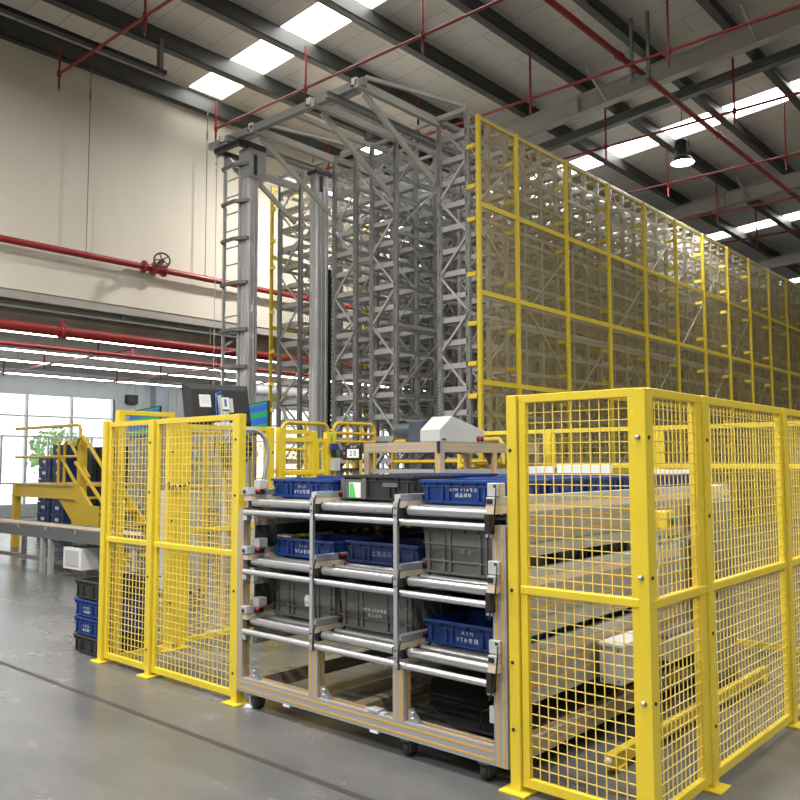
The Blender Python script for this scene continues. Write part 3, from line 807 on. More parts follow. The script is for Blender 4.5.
# lane guides
def guide_rail(x, r, first, last):
    o = part('lane_guide', lambda m: (m.box(x-.022,x+.022,YF+.01,YE,r+.115,r+.152,ALUG), m.box(x-.0225,x+.0225,YF+.009,YF+.0105,r+.118,r+.149,LGREY)), bevel=.002)
    part('wear_strip', lambda m: m.box(x-.024,x+.024,YF+.0,YE,r+.078,r+.113,BEIGE), o)
    part('roller_carrier', lambda m: m.box(x-.022,x+.022,YF+.035,YE,r+.025,r+.077,BLACK), o)
    if not first:
        part('red_sensor', lambda m: (m.box(x+.022,x+.04,YF+.20,YF+.26,r+.12,r+.145,BLACK), m.box(x+.022,x+.041,YF+.20,YF+.25,r+.137,r+.147,REDL)), o)
        part('end_bracket', lambda m: (m.box(x-.02,x+.03,YF+.33,YF+.37,r+.1,r+.17,LGREY), m.lathe((x-.02,YF+.35,r+.17), [(.0,0),(.035,0),(.035,.05),(.0,.05)], LGREY, 14, 'x')), o)
    else:
        part('red_sensor', lambda m: (m.box(x+.02,x+.07,YF+.06,YF+.10,r+.12,r+.15,BLACK), m.box(x+.035,x+.07,YF+.055,YF+.1,r+.14,r+.152,REDL)), o)
        part('sensor_box', lambda m: m.box(x-.01,x+.055,YF+.07,YF+.14,r+.155,r+.215,LGREY), o, .004)
        part('clamp', lambda m: (m.box(x-.03,x+.03,YF-.015,YF+.05,r+.12,r+.165,LGREY), m.lathe((x,YF-.015,r+.14), [(.0,-.01),(.014,-.008),(.014,0)], DARK, 10, 'y')), o)
    return o
for r in TIER:
    for k, x in enumerate(PX[:3]): guide_rail(x, r, k == 0, False)
    x = -2.41
    o = part('lane_guide', lambda m: m.box(x-.022,x+.03,YF-.04,YE,r+.113,r+.155,LGREY), bevel=.003)
    part('wear_strip', lambda m: m.box(x-.024,x+.032,YF-.04,YE,r+.07,r+.112,BEIGE), o)
    part('sensor_box', lambda m: (m.box(x-.03,x+.035,YF-.02,YF+.05,r+.158,r+.225,LGREY), m.box(x+.005,x+.03,YF-.021,YF+.0,r+.2,r+.22,DARK)), o, .004)
    part('end_cap', lambda m: (m.box(x-.03,x+.0,YF-.045,YF+.0,r-.03,r+.068,BLACK)), o)
    part('end_slot', lambda m: m.box(x-.018,x+.018,YF-.0425,YF-.04,r+.12,r+.145,BLACK), o)
    part('side_beam', lambda m: m.profile(-2.40,-2.365,YF+.09,YE,r-.09,r+.068))
    part('side_panel', lambda m: m.box(-2.392,-2.372,YF+.09,YE,{.49:.352,.88:.695,1.27:1.105}[r],r-.092,PANEL))
    part('left_side_beam', lambda m: m.profile(-4.445,-4.41,YF+.09,YE,r-.09,r+.068))
    part('cross_member', lambda m: [m.box(-4.4,-2.4,y,y+.03,r-.04,r+.0,DARK) for y in (3.9,4.6,5.3,6.0)])
for k, x in enumerate(PX[1:]):
    for r in TIER:
        if k < 2:
            part('sensor_cable', lambda m: m.tube([(x+.026,YF+.0,r+.13),(x+.034,YF-.02,r+.09),(x+.03,YF-.022,r+.02),(x+.036,YF-.02,r-.02)], .006, CABLE, 6))
        else:
            part('sensor_cable', lambda m: m.tube([(x+.012,YF-.03,r+.2),(x+.03,YF-.06,r+.15),(x+.02,YF-.065,r+.03),(x-.03,YF-.05,r-.06)], .004, CABLE, 6))
part('cable_cluster', lambda m: (m.box(-2.46,-2.43,YF+.01,YF+.03,.30,.38,LGREY), m.tube([(-2.44,YF+.03,.48),(-2.45,YF+.04,.4),(-2.47,YF+.05,.36),(-2.58,YF+.12,.31),(-2.62,YF+.14,.19)], .004, CABLE, 6)))
# black cable tangle in the left bay
part('cable_cluster', lambda m: [m.tube([(-4.36+.01*k,YF+.16,r-.05),(-4.33+.015*k,YF+.14+.01*k,r-.12),(-4.35,YF+.18,r-.2),(-4.30+.02*k,YF+.22,r-.26)], .006, CABLE, 6) for k in range(3) for r in (.88,1.27)])
part('yellow_sensor_bracket', lambda m: (m.box(-4.24,-4.22,3.72,4.0,1.10,1.118,YEL), [m.box(-4.24,-4.22,4.0+.06*k,4.06+.06*k,1.10,1.118,BLACK if k%2 else YEL) for k in range(16)], m.box(-4.36,-4.26,3.66,3.72,1.02,1.115,BEIGE), m.box(-4.26,-4.22,3.66,3.74,.99,1.11,LGREY)))
# white control box on the stand's right side
wb = part('control_box', lambda m: m.box(-2.34,-2.20,4.37,4.85,.335,.555,LGREY), bevel=.006)
part('lid', lambda m: m.box(-2.345,-2.195,4.365,4.855,.55,.565,WHITE), wb)
part('screws', lambda m: [m.lathe((x,4.368,z), [(.0,-.003),(.006,-.002),(.006,0)], DARK, 8, 'y') for x in (-2.32,-2.22) for z in (.36,.53)], wb)

# ------------------------------------------------------------------ bins
def make_bin(label, mat, h, loc, text=None, tsize=.03, ink=None, group=None, L=.6, W=.4, rimh=.028, rot=0, tz=.5, grooves=True):
    t = thing('storage_bin', label, 'storage bin', loc, group); t.rotation_euler.z = rot
    m = MB(); th = .004; a, b_ = L/2-.02, W/2-.02; ta, tb = L/2-.008, W/2-.008
    z0 = .012
    # walls (outer and inner), floor
    o = [(-a,-b_,z0),(a,-b_,z0),(a,b_,z0),(-a,b_,z0),(-ta,-tb,h),(ta,-tb,h),(ta,tb,h),(-ta,tb,h)]
    i = [(x*(1-.03),y*(1-.03),z if z > .1*h and z == h else z+.006) for x,y,z in o]
    m.add(o+i, [(0,3,2,1),(0,1,5,4),(1,2,6,5),(2,3,7,6),(3,0,4,7),(8,9,10,11),(8,12,13,9),(9,13,14,10),(10,14,15,11),(11,15,12,8),(4,5,13,12),(5,6,14,13),(6,7,15,14),(7,4,12,15)], mat)
    m.box(-a+.03,a-.03,-b_+.03,b_-.03,0,z0,mat)
    rx = (-.42,-.24,-.17,.17,.24,.42)
    for f in rx:
        x = f*L
        for s in (-1,1): m.box(x-.006,x+.006,s*(tb-.008),s*(tb+.004),z0+.004,h-rimh,mat)
    for f in (-.38,-.2,.2,.38):
        y = f*W
        for s in (-1,1): m.box(s*(ta-.008),s*(ta+.004),y-.006,y+.006,z0+.004,h-rimh,mat)
    for zz in ((h*.62,h*.28) if h > .2 else ()):
        m.box(-ta-.003,-.1,-tb-.0025,-tb+.01,zz,zz+.008,mat) if h < .25 else m.box(-ta-.003,ta+.003,-tb-.0025,-tb+.01,zz,zz+.008,mat)
    m.box(-ta-.002,ta+.002,-tb-.004,-tb+.006,z0,z0+.012,mat)
    m.build('tub', t)
    m = MB()
    ex, ey = L/2+.004, W/2+.004; ix, iy = ta-.012, tb-.012
    for x0,x1,y0,y1 in ((-ex,ex,-ey,-iy),(-ex,ex,iy,ey),(-ex,-ix,-iy,iy),(ix,ex,-iy,iy)): m.box(x0,x1,y0,y1,h-.016,h,mat)
    m.box(-ta-.004,ta+.004,-tb-.006,-tb+.01,h-rimh-.012,h-rimh-.006,mat)
    for f in (-.46,-.3,-.15,0,.15,.3,.46): m.box(f*L-.003,f*L+.003,-ey+.002,-tb+.006,h-rimh-.006,h-.016,mat)
    m.build('rim', t, .002)
    if text:
        letter('printed_lettering', text, tsize, ink or INK, t, (0.0, -(b_+tb)/2-.0045-(tz-.5)*(tb-b_), h*tz), '-y')
    return t
CX = (-4.055, -3.42, -2.735)
T1, T2 = ['AYM','VTA专用'], ['AYM VTA专用','成品周转']
gz = .093
gb, gg = 'blue bins on the roller stand', 'grey bins on the roller stand'
make_bin('shallow blue bin with white lettering, top tier left lane', BLUE, .13, (CX[0],3.80,1.27+gz), T1, .031, group=gb)
make_bin('shallow blue bin with two white lettering lines, top tier right lane', BLUE, .14, (CX[2],3.80,1.27+gz), T2, .024, group=gb)
make_bin('shallow blue bin with white lettering, middle tier left lane', BLUE, .13, (CX[0]-.01,3.82,.88+gz), T1, .031, group=gb)
make_bin('navy blue bin with pale lettering, middle tier centre lane', BLUE2, .14, (CX[1],3.88,.88+gz), ['上海出品'], .036, new_mat('grey_ink',(.34,.36,.42),.6), group=gb)
make_bin('shallow blue bin with white lettering, bottom tier right lane', BLUE, .14, (CX[2]+.005,3.82,.49+gz), T1, .031, group=gb)
gm = make_bin('deep grey bin with faint yellow marks, middle tier right lane', GREY, .275, (CX[2]+.01,3.80,.88+gz), ['平 8'], .035, INKY, group=gg)
g1 = make_bin('grey bin with torn white sticker, bottom tier left lane', GREY, .275, (CX[0],3.82,.49+gz), ['AYM','VTA专用'], .024, new_mat('worn_ink',(.36,.38,.38),.7), group=gg, tz=.4)
m = MB(); m.prism([(.02,.09),(.075,.095),(.08,.165),(.03,.165),(.015,.14)], 'y', -.198, -.1965, PAPER); m.build('torn_sticker', g1)
make_bin('grey bin with printed lettering, bottom tier centre lane', GREY, .275, (CX[1],3.82,.49+gz), ['AYM VTA专用','成品周转'], .025, group=gg, tz=.42)
# grey bin turned, top tier centre lane
gt = make_bin('black bin with grey label holder and green label, top tier centre lane', GREYD, .16, (CX[1]-.02,3.86,1.27+gz), None, group=gg)
m = MB(); m.box(-.292,-.09,-.203,-.19,.014,.132,GREY); m.box(-.298,-.262,-.206,-.19,.014,.14,GREY); m.box(-.115,-.08,-.206,-.19,.014,.14,GREY); m.build('label_holder', gt)
m = MB(); m.box(-.225,-.125,-.205,-.203,.02,.115,PAPER); m.prism([(-.22,.022),(-.165,.022),(-.19,.11),(-.22,.11)], 'y', -.2065, -.205, GLBL); m.build('label', gt)
m = MB(); m.box(.06,.18,-.204,-.196,.09,.115,GREY); m.build('handle_slot', gt)
# bins queued behind the front ones
for (cx, tag_, lanes) in ((CX[0],'left',(4.22,4.65)), (CX[1],'centre',(4.29,4.72,5.15,5.9)), (CX[2],'right',(4.23,4.66,5.09,5.52,5.95))):
    for k, y in enumerate(lanes):
        nth = ('second','third','fourth','fifth','sixth')[k]
        make_bin('shallow blue bin on the top tier, %s from the front of the %s lane' % (nth, tag_), BLUE, .145 if tag_ != 'centre' or k else .165, (cx,y,1.27+gz), None, group=gb)
for (cx, r, tag_, tier) in ((CX[0],.88,'left','middle'),(CX[1],.88,'centre','middle'),(CX[2],.88,'right','middle'),(CX[0],.49,'left','bottom'),(CX[1],.49,'centre','bottom'),(CX[2],.49,'right','bottom')):  # dark bins added to close off the lower tiers as shaded depth
    make_bin('dark bin added for shade, second in the %s lane of the %s tier' % (tag_, tier), BLUE2 if cx != CX[0] else GREYD, .14 if cx != CX[2] else .15, (cx,4.27,r+gz), None, group=gb if cx != CX[0] else gg)
    make_bin('dark bin added for shade, third in the %s lane of the %s tier' % (tag_, tier), BLUE2 if cx != CX[2] else GREYD, .15, (cx,4.8,r+gz), None, group=gb if cx != CX[2] else gg)
# stack of bins on the floor left of the fence
sx, sy = -6.63, 3.78
zz = 0
for mat, h, nm, tx in ((GREYD,.15,'black bin at the foot of the floor stack beside the left fence',None),(BLUE,.15,'lower blue bin of the floor stack beside the left fence',T2),(BLUE,.15,'upper blue bin of the floor stack beside the left fence',T2),(GREYD,.16,'open black bin on top of the floor stack beside the left fence',None)):
    o = make_bin(nm, mat, h, (sx, sy, zz), tx, .026, group='bins stacked on the floor', L=.4, W=.58, tz=.42); zz += h - .006 + .006

# ------------------------------------------------------------------ profile table with hood and motor behind the stand
P = thing('profile_table', 'aluminium profile table with orange slot strips behind the top tier bins', 'table', (0,0,0))
def pp(name, fn, parent=P, bevel=0): m = MB(); fn(m); return m.build(name, parent, bevel)
pp('front_beam', lambda m: m.profile(-5.36,-4.41,5.5,5.56,1.69,1.78))
pp('side_beam', lambda m: m.profile(-4.47,-4.41,5.56,7.1,1.69,1.78))
pp('side_beam', lambda m: m.profile(-5.36,-5.3,5.56,7.1,1.69,1.78))
pp('top_plate', lambda m: m.box(-5.3,-4.47,5.56,7.1,1.765,1.78,PANEL))
for x, y in ((-4.5,5.5),(-5.36,5.5),(-4.5,6.3),(-4.5,7.05),(-5.36,7.05)): pp('leg', lambda m: m.profile(x+.03,x+.09,y,y+.06,0,1.69))
pp('cross_rail', lambda m: (m.box(-5.3,-4.5,5.52,5.56,1.50,1.54,ALUG)))
pp('cross_rail', lambda m: (m.box(-4.47,-4.43,5.56,7.1,1.50,1.54,ALUG)))
for x, y in ((-5.372,5.494),(-4.44,5.494)): pp('end_cap', lambda m: m.box(x,x+.035,y-.006,y+.0,1.685,1.785,BLACK))
pp('gusset', lambda m: (m.prism([(5.57,1.69),(5.67,1.69),(5.57,1.58)], 'x', -4.46, -4.44, DARK), m.prism([(6.3,1.69),(6.2,1.69),(6.3,1.58)], 'x', -4.46, -4.44, DARK), m.prism([(6.37,1.69),(6.47,1.69),(6.37,1.58)], 'x', -4.46, -4.44, DARK)))
hd = MB(); hd.prism([(5.50,1.781),(5.50,1.889),(5.67,2.012),(6.16,1.895),(6.17,1.781)], 'x', -4.64, -4.412, LGREY)
h = tag(hd.build('machine_hood', None, .006), 'light grey sloped machine hood standing on the profile table', 'machine hood')
m = MB(); m.box(-4.411,-4.408,5.53,5.58,1.795,1.81,DARK); m.build('vent_slot', h)
for y in (6.06,6.12):
    m = MB(); m.box(-4.412,-4.40,y-.018,y+.018,1.795,1.835,BLACK); m.box(-4.40,-4.396,y-.015,y+.015,1.81,1.84,REDL); m.build('red_switch', h)
mo = thing('electric_motor', 'dark blue grey electric motor on the profile table beside the hood', 'motor', (-5.05,5.9,1.78))
m = MB(); m.tube([(-.2,0,.125),(.0,0,.125)], .07, MOT, 18); m.build('motor_can', mo, .004)
m = MB(); m.box(.0,.18,-.09,.09,.0,.22,MOT); m.build('gearbox', mo, .012)
m = MB(); m.tube([(-.09,0,.08),(-.08,-.02,.03),(-.03,-.03,.002)], .012, CABLE, 6); m.build('cable', mo)
m = MB(); m.box(-.06,.0,-.05,.05,0,.08,DARK); m.build('foot', mo)
for o_ in (P, h, mo): o_.location += Vector((-.06, .075, 0))
# white cover boards behind the stand
for x0, x1, z0, z1, lab in ((-4.39,-4.04,1.42,1.56,'white cover board behind the top tier, beside the profile table'),(-4.0,-3.45,1.425,1.575,'white cover board behind the top tier, middle of three'),(-3.1,-2.72,1.40,1.535,'white cover board behind the right fence corner post')):
    m = MB(); m.box(x0,x1,6.73,6.76,z0,z1,WHITE); m.box(x0,x1,6.76,6.83,z1-.01,z1,WHITE); m.box(x0+.05,x0+.1,6.76,6.82,.0,z1-.02,ALUG); m.box(x1-.1,x1-.05,6.76,6.82,.0,z1-.02,ALUG)
    tag(m.build('cover_board', None, .003), lab, 'cover board', 'white cover boards behind the roller stand')

# number display
s = thing('number_display', 'small black display showing number 20 hung on the yellow barrier', 'display', (-6.19, 6.28, 1.71))
s.location = (-5.38, 5.40, 1.695); 
m = MB(); m.box(-.118,.118,-.015,.02,-.072,.072,BLACK); m.build('casing', s, .012)
m = MB(); m.box(-.045,.105,-.0175,-.015,-.05,.03,PAPER); m.build('number_panel', s)
letter('number', ['20'], .072, BLACK, s, (.03,-.0185,-.012), '-y')
letter('caption', ['显示器'], .022, INK, s, (.035,-.0165,.05), '-y')
m = MB(); m.lathe((-.085,-.016,.035), [(.0,-.003),(.014,-.002),(.014,0)], CABLEB, 12, 'y'); m.lathe((-.085,-.016,-.01), [(.0,-.003),(.014,-.002),(.014,0)], REDL, 12, 'y'); m.build('button', s)
m = MB(); m.tube([(0,.03,.0),(0,.03,-1.69)], .02, YELT, 8); m.box(-.08,.08,-.03,.09,-1.695,-1.68,YELT); m.build('stand_pole', s)
m = MB(); m.box(-.13,.07,-.0,.02,-.17,-.145,BLACK); [m.box(-.12+.05*k,-.1+.05*k,-.004,0,-.2,-.15,BLACK) for k in range(4)]; m.build('key_rack', s)

# ------------------------------------------------------------------ monitors
def screen_mat():
    m = bpy.data.materials.new('striped_screen'); m.use_nodes = True
    nt = m.node_tree; b = nt.nodes['Principled BSDF']; b.inputs['Base Color'].default_value = (.02,.02,.02,1); b.inputs['Roughness'].default_value = .3
    tc = nt.nodes.new('ShaderNodeTexCoord'); sp = nt.nodes.new('ShaderNodeSeparateXYZ'); nt.links.new(tc.outputs['Object'], sp.inputs[0])
    mt = nt.nodes.new('ShaderNodeMath'); mt.operation = 'MULTIPLY'; mt.inputs[1].default_value = 7.4; nt.links.new(sp.outputs['Z'], mt.inputs[0])
    fr = nt.nodes.new('ShaderNodeMath'); fr.operation = 'FRACT'; nt.links.new(mt.outputs[0], fr.inputs[0])
    gt_ = nt.nodes.new('ShaderNodeMath'); gt_.operation = 'GREATER_THAN'; gt_.inputs[1].default_value = .5; nt.links.new(fr.outputs[0], gt_.inputs[0])
    mx = nt.nodes.new('ShaderNodeMix'); mx.data_type = 'RGBA'; nt.links.new(gt_.outputs[0], mx.inputs['Factor'])
    mx.inputs['A'].default_value = (.0,.50,.20,1); mx.inputs['B'].default_value = (.005,.17,.80,1)
    nt.links.new(mx.outputs['Result'], b.inputs['Emission Color']); b.inputs['Emission Strength'].default_value = .75
    return m
SCR = screen_mat()
def monitor(label, loc, rz, tilt, w, h, back=False):
    t = thing('monitor', label, 'monitor', loc); t.rotation_euler = (tilt, 0, rz)
    m = MB()
    m.box(-w/2,w/2,-.012,.014,-h/2,h/2,BLACK)
    m.add([(-w/2,.014,-h/2),(w/2,.014,-h/2),(w/2,.014,h/2),(-w/2,.014,h/2),(-w/2+.06,.055,-h/2+.05),(w/2-.06,.055,-h/2+.05),(w/2-.06,.055,h/2-.06),(-w/2+.06,.055,h/2-.06)],
          [(0,4,5,1)[::-1],(1,5,6,2)[::-1],(2,6,7,3)[::-1],(3,7,4,0)[::-1],(4,7,6,5)[::-1]], BLACK)
    m.build('casing', t, .004)
    m = MB(); m.box(-w/2+.012,w/2-.012,-.0135,-.012,-h/2+.02,h/2-.012,SCR); m.build('screen', t)
    return t
# big one seen from behind: back faces +X
mb_ = monitor('large black monitor seen from behind with white label, above left fence', (-6.62, 4.785, 2.15), PI*1.5, 0, .76, .43)
mb_.rotation_euler = (math.radians(9), math.radians(1.5), PI*1.5)
m = MB(); m.box(.11,.24,.0555,.057,-.02,.10,PAPER); m.build('paper_label', mb_)
m = MB(); [m.box(.13,.22,.057,.0575,.08-.02*k,.085-.02*k,LGREY) for k in range(4)]; m.build('label_print', mb_)
m = MB(); m.box(-.10,.06,.055,.075,-.05,.09,BLACK); m.box(-.07,.02,.075,.10,-.05,.07,WHITE); m.box(-.04,-.015,.1,.102,-.02,.05,CABLEB); m.box(.02,.045,.07,.11,-.19,.09,LGREY); m.box(-.11,-.07,.07,.11,-.08,.06,LGREY); m.build('bracket', mb_, .004)
m = MB(); m.tube([(.0,.11,.08),(.03,.12,.12),(.08,.11,.10),(.09,.1,-.05),(.08,.1,-.25)], .007, CABLEB, 6); m.build('blue_cable', mb_)
arm = thing('monitor_stand', 'pale monitor arm with post and cables behind the left fence', 'monitor arm', (-6.5,4.8,0))
m = MB(); m.box(-.03,.03,-.12,.10,1.93,1.985,WHITE); m.box(-.02,.02,-.03,.03,1.7,2.1,LGREY); m.build('arm_joint', arm, .006)
m = MB(); m.tube([(0,0,.012),(0,0,1.75)], .025, LGREY, 10); m.box(-.12,.12,-.12,.12,0,.012,LGREY); m.build('post', arm)
m = MB()
for k in range(4):
    m.tube([(.08+.015*k, .02+.02*k+.13*math.cos(a*PI/10), 1.69+.015*k+.15*math.sin(a*PI/10)) for a in range(21)], .014, CABLEB if k == 2 else CABLE, 6, False)
m.tube([(.05,-.05,1.95),(.08,-.09,1.75),(.09,-.1,1.6),(.09,-.06,1.45),(.1,.02,1.40)], .014, CABLEB, 6); m.tube([(.02,-.12,1.9),(.03,-.17,1.6),(.02,-.14,1.3)], .008, CABLE, 6)
m.build('cable_bundle', arm)
# striped screen facing the camera
m2 = monitor('monitor with blue and green striped screen facing the camera', (-6.70, 5.28, 2.04), 0, 0, .50, .335)
m2.rotation_euler = (math.radians(-4), math.radians(-6), math.radians(3))
st = MB(); st.tube([(-6.66,5.42,0.012),(-6.66,5.42,2.03)], .022, LGREY, 10); st.box(-6.76,-6.56,5.32,5.52,0,.012,LGREY); st.box(-6.70,-6.62,5.34,5.43,2.0,2.08,DARK)
tag(st.build('screen_post'), 'thin grey post carrying the blue and green striped monitor', 'post')
m3 = monitor('distant monitor with blue green screen over the doorway lintel', (-8.60, 5.2, 2.07), math.radians(8), 0, .56, .34)
m3.rotation_euler = (math.radians(-5), math.radians(-5), math.radians(6))
st = MB(); st.tube([(-8.5,5.32,.012),(-8.5,5.32,2.05)], .022, LGREY, 10); st.box(-8.6,-8.4,5.22,5.42,0,.012,LGREY); st.box(-8.56,-8.44,5.24,5.33,2.0,2.1,DARK)
tag(st.build('screen_post'), 'thin grey post carrying the distant blue green monitor', 'post')
# bent grey conduit
m = MB(); m.tube([(-6.05,4.68,1.90),(-6.05,4.80,1.90),(-6.05,4.87,1.875),(-6.05,4.92,1.82),(-6.05,4.95,1.74),(-6.05,4.95,1.65),(-6.05,4.90,1.4),(-6.05,4.89,.0)], .022, ALUG, 10)
tag(m.build('bent_conduit'), 'grey bent cable conduit beside the striped monitor', 'conduit')

# ------------------------------------------------------------------ left background workstation seen through the fence
w = thing('roller_workbench', 'grey roller workbench with black legs behind the left fence', 'workbench', (-8.05,6.9,0))
m = MB(); m.box(-.9,.9,-.3,.3,.78,.86,LGREY); m.build('bench_top', w)
m = MB(); m.box(-.9,.9,-.32,-.3,.74,.9,ALUG); m.box(-.9,.9,.3,.32,.74,.9,ALUG); m.build('side_rail', w)
for x in (-.85,0,.85):
    for y in (-.27,.27):
        m = MB(); m.box(x-.03,x+.03,y-.03,y+.03,0,.78,LGREY); m.build('leg', w)
for k in range(18): 
    m = MB(); m.tube([(-.85+.1*k,-.3,.87),(-.85+.1*k,.3,.87)], .025, ROLL, 8); m.build('roller', w)
m = MB(); m.box(-.8,.8,-.25,.25,.2,.55,DARK); m.build('lower_shelf', w)
for i, (x, y, z, dx, dy, dz, mat, nm, lab, cat) in enumerate((
    (-7.4,6.05,0,.4,.35,.95,PANEL,'control_cabinet','pale grey cabinet behind the left fence beside the workbench','cabinet'),
    (-8.9,5.9,0,.5,.45,1.25,LGREY,'control_cabinet','taller pale cabinet behind the left fence near the distant monitor','cabinet'),
    (-7.45,8.0,0,.7,.5,.9,DARK,'parts_cart','black low parts cart behind the workbench','cart'))):
    t = thing(nm, lab, cat, (x,y,z))
    m = MB(); m.box(-dx/2,dx/2,-dy/2,dy/2,.06,dz,mat); m.build('body', t, .008)
    m = MB(); m.box(-dx/2+.03,dx/2-.03,-dy/2-.012,-dy/2,.12,dz-.06,mat); m.build('front_panel', t, .004)
    m = MB(); m.box(dx/2-.07,dx/2-.05,-dy/2-.03,-dy/2-.012,dz*.5,dz*.65,DARK); m.build('handle', t)
    m = MB(); [m.box(sx*dx*.42-.02,sx*dx*.42+.02,sy*dy*.4-.02,sy*dy*.4+.02,0,.06,BLACK) for sx in (-1,1) for sy in (-1,1)]; m.build('feet', t)

# ------------------------------------------------------------------ far left: conveyor, platform with stairs, bin stacks
k = thing('belt_conveyor', 'grey belt conveyor on legs left of the yellow fence', 'conveyor', (-11.5,5.9,0))
m = MB(); m.box(-2.6,2.2,-.28,-.24,.50,.66,GCON); m.box(-2.6,2.2,.24,.28,.50,.66,GCON); m.build('side_frame', k)
m = MB(); m.box(-2.6,2.2,-.24,.24,.6,.64,DARK); m.build('belt', k)
m = MB(); m.box(-2.6,2.2,-.3,-.27,.69,.73,BEIGE); [m.box(x-.02,x+.02,-.3,-.27,.62,.7,ALUG) for x in (-2.2,-1.3,-.4,.5,1.4)]; m.build('guide_strip', k)
for x in (-2.3,-.55,-.3,1.2,2.0):
    for y in (-.25,.25):
        m = MB(); m.box(x-.04,x+.04,y-.03,y+.03,0,.50,RACKL); m.build('leg', k)
m = MB(); m.box(-2.6,2.2,-.02,.02,.1,.16,RACK); m.build('floor_beam', k)
m = MB(); m.box(.1,.62,-.26,.0,.12,.42,WHITE); m.box(.17,.55,-.27,-.26,.17,.38,LGREY); m.build('drive_box', k, .01)
pf = thing('access_platform', 'yellow steel access platform with handrails and stairs at the far left', 'platform', (0,0,0))
def fp(name, fn, bevel=0): m = MB(); fn(m); return m.build(name, pf, bevel)
fp('deck', lambda m: (m.box(-16.2,-13.6,7.0,8.4,1.19,1.22,YELT)))
fp('edge_beam', lambda m: (m.box(-16.2,-13.6,6.97,7.0,.97,1.22,YELT), m.box(-16.2,-13.6,6.94,7.0,1.2,1.22,YELT), m.box(-16.2,-13.6,6.94,7.0,.97,.99,YELT)))
for x in (-13.56,-16.1):
    for y in (7.0, 8.35): fp('leg', lambda m: m.box(x-.06,x+.06,y-.06,y+.06,0,2.0 if x > -14 and y < 8 else 1.2,YELT))
fp('knee_brace', lambda m: m.prism([(-14.35,.97),(-13.62,.97),(-13.62,.42)], 'y', 6.98, 7.0, YELT))
fp('handrail', lambda m: m.tube([(-16.2,7,2.27),(-13.75,7,2.27),(-13.68,7,2.25),(-13.65,7,2.18),(-13.65,7,1.2)], .028, YELT, 10))
fp('handrail', lambda m: m.tube([(-16.2,7,1.72),(-13.6,7,1.72)], .024, YELT, 10))
for x in (-14.42,-14.2): fp('rail_post', lambda m: m.tube([(x,7.0,1.2),(x,7,1.95),(x+.05,7,2.0)], .026, YELT, 8))
fp('stair_rail', lambda m: m.tube([(-14.2,7.0,1.95),(-14.08,7,2.0),(-13.95,7,1.92),(-13.3,7,1.35)], .028, YELT, 8))
fp('stair_rail', lambda m: m.tube([(-14.3,7,1.68),(-13.4,7,.95)], .028, YELT, 8))
fp('stair_rail', lambda m: m.tube([(-13.5,6.85,1.9),(-13.4,6.85,2.03),(-13.25,6.85,2.05),(-13.1,6.85,1.95),(-11.9,6.85,1.0),(-11.9,6.85,0)], .03, YELT, 8))
fp('stair_rail', lambda m: m.tube([(-13.5,6.85,1.62),(-11.9,6.85,.5)], .03, YELT, 8))
fp('stair_stringer', lambda m: m.prism([(-13.5,1.2),(-13.3,1.2),(-11.7,.0),(-11.9,.0),(-13.5,1.0)], 'y', 6.83, 6.87, YELT))
fp('stair_stringer', lambda m: m.prism([(-13.5,1.2),(-13.3,1.2),(-11.7,.0),(-11.9,.0),(-13.5,1.0)], 'y', 7.6, 7.64, YELT))
for j in range(5): fp('step', lambda m: m.box(-13.35+j*.33,-13.05+j*.33,6.87,7.6,1.0-j*.22,1.03-j*.22,YELT))
fp('side_panel', lambda m: m.box(-13.45,-12.55,6.78,6.8,.45,.9,YELT))
# stacks of blue bins behind the platform
n = 0
def pale_slot(t, L, W, h):
    m = MB(); m.box(-.08,.08,-W/2-.006,-W/2-.002,h*.42,h*.68,PAPER); m.build('white_card', t)
for col, (bx, by, cnt) in enumerate(((-17.98,8.6,7),(-17.32,8.6,8))):
    for j in range(cnt):
        nth = ('first','second','third','fourth','fifth','sixth','seventh','eighth')[j]
        t = make_bin('dark blue bin, %s up from the floor in the %s stack behind the platform' % (nth, ('left','right')[col]), BLUE2, .25, (bx,by,.25*j), None, group='dark blue bins stacked behind the platform')
        pale_slot(t, .6, .4, .25)
for col, (bx, by, cnt) in enumerate(((-17.4,9.35,8),(-16.7,9.35,8))):
    for j in range(cnt):
        nth = ('first','second','third','fourth','fifth','sixth','seventh','eighth')[j]
        make_bin('dark grey bin, %s up from the floor in the %s stack behind the stairs' % (nth, ('left','right')[col]), GREYD, .245, (bx,by,.245*j), None, group='dark grey bins stacked behind the stairs')
for j in range(3):
    make_bin('blue bin %s in the low stack under the platform deck' % ('at the bottom','in the middle','on top')[j], BLUE, .25, (-15.2,8.0,.25*j), None, group='blue bins under the platform')

# ------------------------------------------------------------------ right side: control button, cabinet
cb = thing('control_button_box', 'yellow and white button box with green button behind the corner post', 'button box', (-1.685,3.82,1.322))
m = MB(); m.box(-.058,-.03,-.035,.045,-.042,.042,WHITE); m.build('back_shell', cb, .005)
m = MB(); m.box(-.03,.032,-.035,.045,-.044,.044,YEL); m.build('front_shell', cb, .008)
m = MB(); m.lathe((.032,.005,0), [(.026,0),(.026,.008),(.02,.01),(.02,.022),(.0,.024)], GREEN, 16, 'x'); m.build('green_button', cb)
m = MB(); m.tube([(-.045,.0,-.042),(-.045,.01,-.12),(-.03,.0,-.2),(-.045,.0,-.32),(-.05,-.01,-.5)], .006, INK, 6); m.build('cable', cb)
CABG = new_mat('cabinet_grey', (.24,.245,.235), .45)
cab = thing('drive_cabinet', 'tall narrow grey drive cabinet beside the far end of the roller stand', 'cabinet', (-2.28,5.98,0))
m = MB(); m.box(-.055,.06,-.24,.27,.06,1.33,CABG); m.build('body', cab, .02)
m = MB(); m.box(.06,.068,-.20,.23,.1,1.28,CABG); m.build('door', cab, .004)
m = MB(); m.box(.068,.08,-.16,-.13,.65,.8,DARK); m.build('handle', cab)
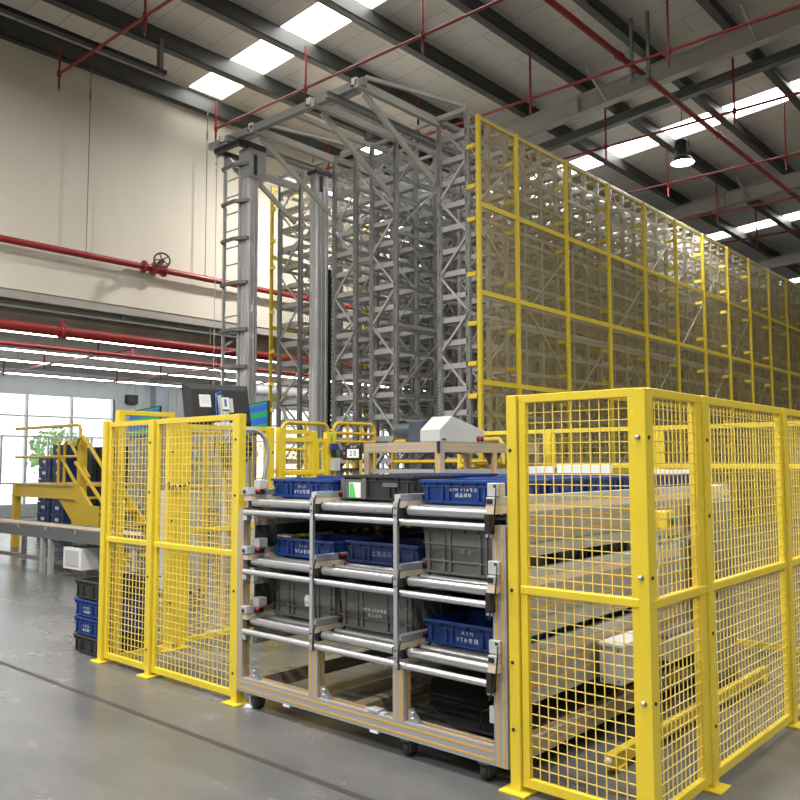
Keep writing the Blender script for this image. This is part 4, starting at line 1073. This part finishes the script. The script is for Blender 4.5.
m = MB(); m.box(-.05,.055,-.23,.26,0,.06,DARK); m.build('plinth', cab)
m = MB(); m.box(-.05,.05,-.15,.1,1.33,1.43,BEIGE); m.build('terminal_box', cab, .006)
du = part('drive_unit', lambda m: m.box(-2.345,-2.17,4.98,5.6,.36,.5,PANEL), bevel=.012)
part('pulley', lambda m: m.tube([(-2.33,5.42,.31),(-2.19,5.42,.31)], .075, RUB, 18), du)
part('belt_cover', lambda m: m.box(-2.34,-2.2,4.98,5.64,.5,.52,GCON), du)
part('floor_shadow_sheet', lambda m: m.prism([(-2.42,3.56),(-2.42,6.5),(-3.9,6.5),(-3.9,5.3),(-3.72,4.75),(-3.45,4.2),(-3.1,3.75),(-2.8,3.56)], 'z', .192, .205, BLACK))  # black sheet standing in for the shadow on the floor under the stand
for r in TIER[1:]: part('left_shade_sheet', lambda m: m.box(-4.44,-4.425,YF+.09,YE,r-.345,r-.092,DARK))  # dark sheets added so the bays between tiers look shaded

# ------------------------------------------------------------------ camera, world, look
f, p, yw, rl = 818.7, math.radians(4.367), math.radians(41.525), math.radians(-.133)
cp, sp, cy, sy = math.cos(p), math.sin(p), math.cos(yw), math.sin(yw)
fwd = Vector((-sy*cp, cy*cp, sp)); rt = Vector((cy, sy, 0)); up = rt.cross(fwd)
r2 = rt*math.cos(rl) + up*math.sin(rl); u2 = -rt*math.sin(rl) + up*math.cos(rl)
cd = bpy.data.cameras.new('camera'); co = bpy.data.objects.new('camera', cd); COL.objects.link(co)
M = Matrix((r2, u2, -fwd)).transposed().to_4x4(); M.translation = (0,0,1.6); co.matrix_world = M
cd.sensor_width = 36; cd.sensor_fit = 'HORIZONTAL'; cd.lens = 36*f/800; cd.clip_start = .05; cd.clip_end = 300
S.camera = co
W = bpy.data.worlds.new('world'); W.use_nodes = True; S.world = W
bg = W.node_tree.nodes['Background']; bg.inputs['Color'].default_value = (1.0,1.0,1.0,1); bg.inputs['Strength'].default_value = 3.0
S.view_settings.view_transform = 'Standard'; S.view_settings.look = 'None'; S.view_settings.exposure = -0.30; S.view_settings.gamma = 1
S.view_settings.use_curve_mapping = False
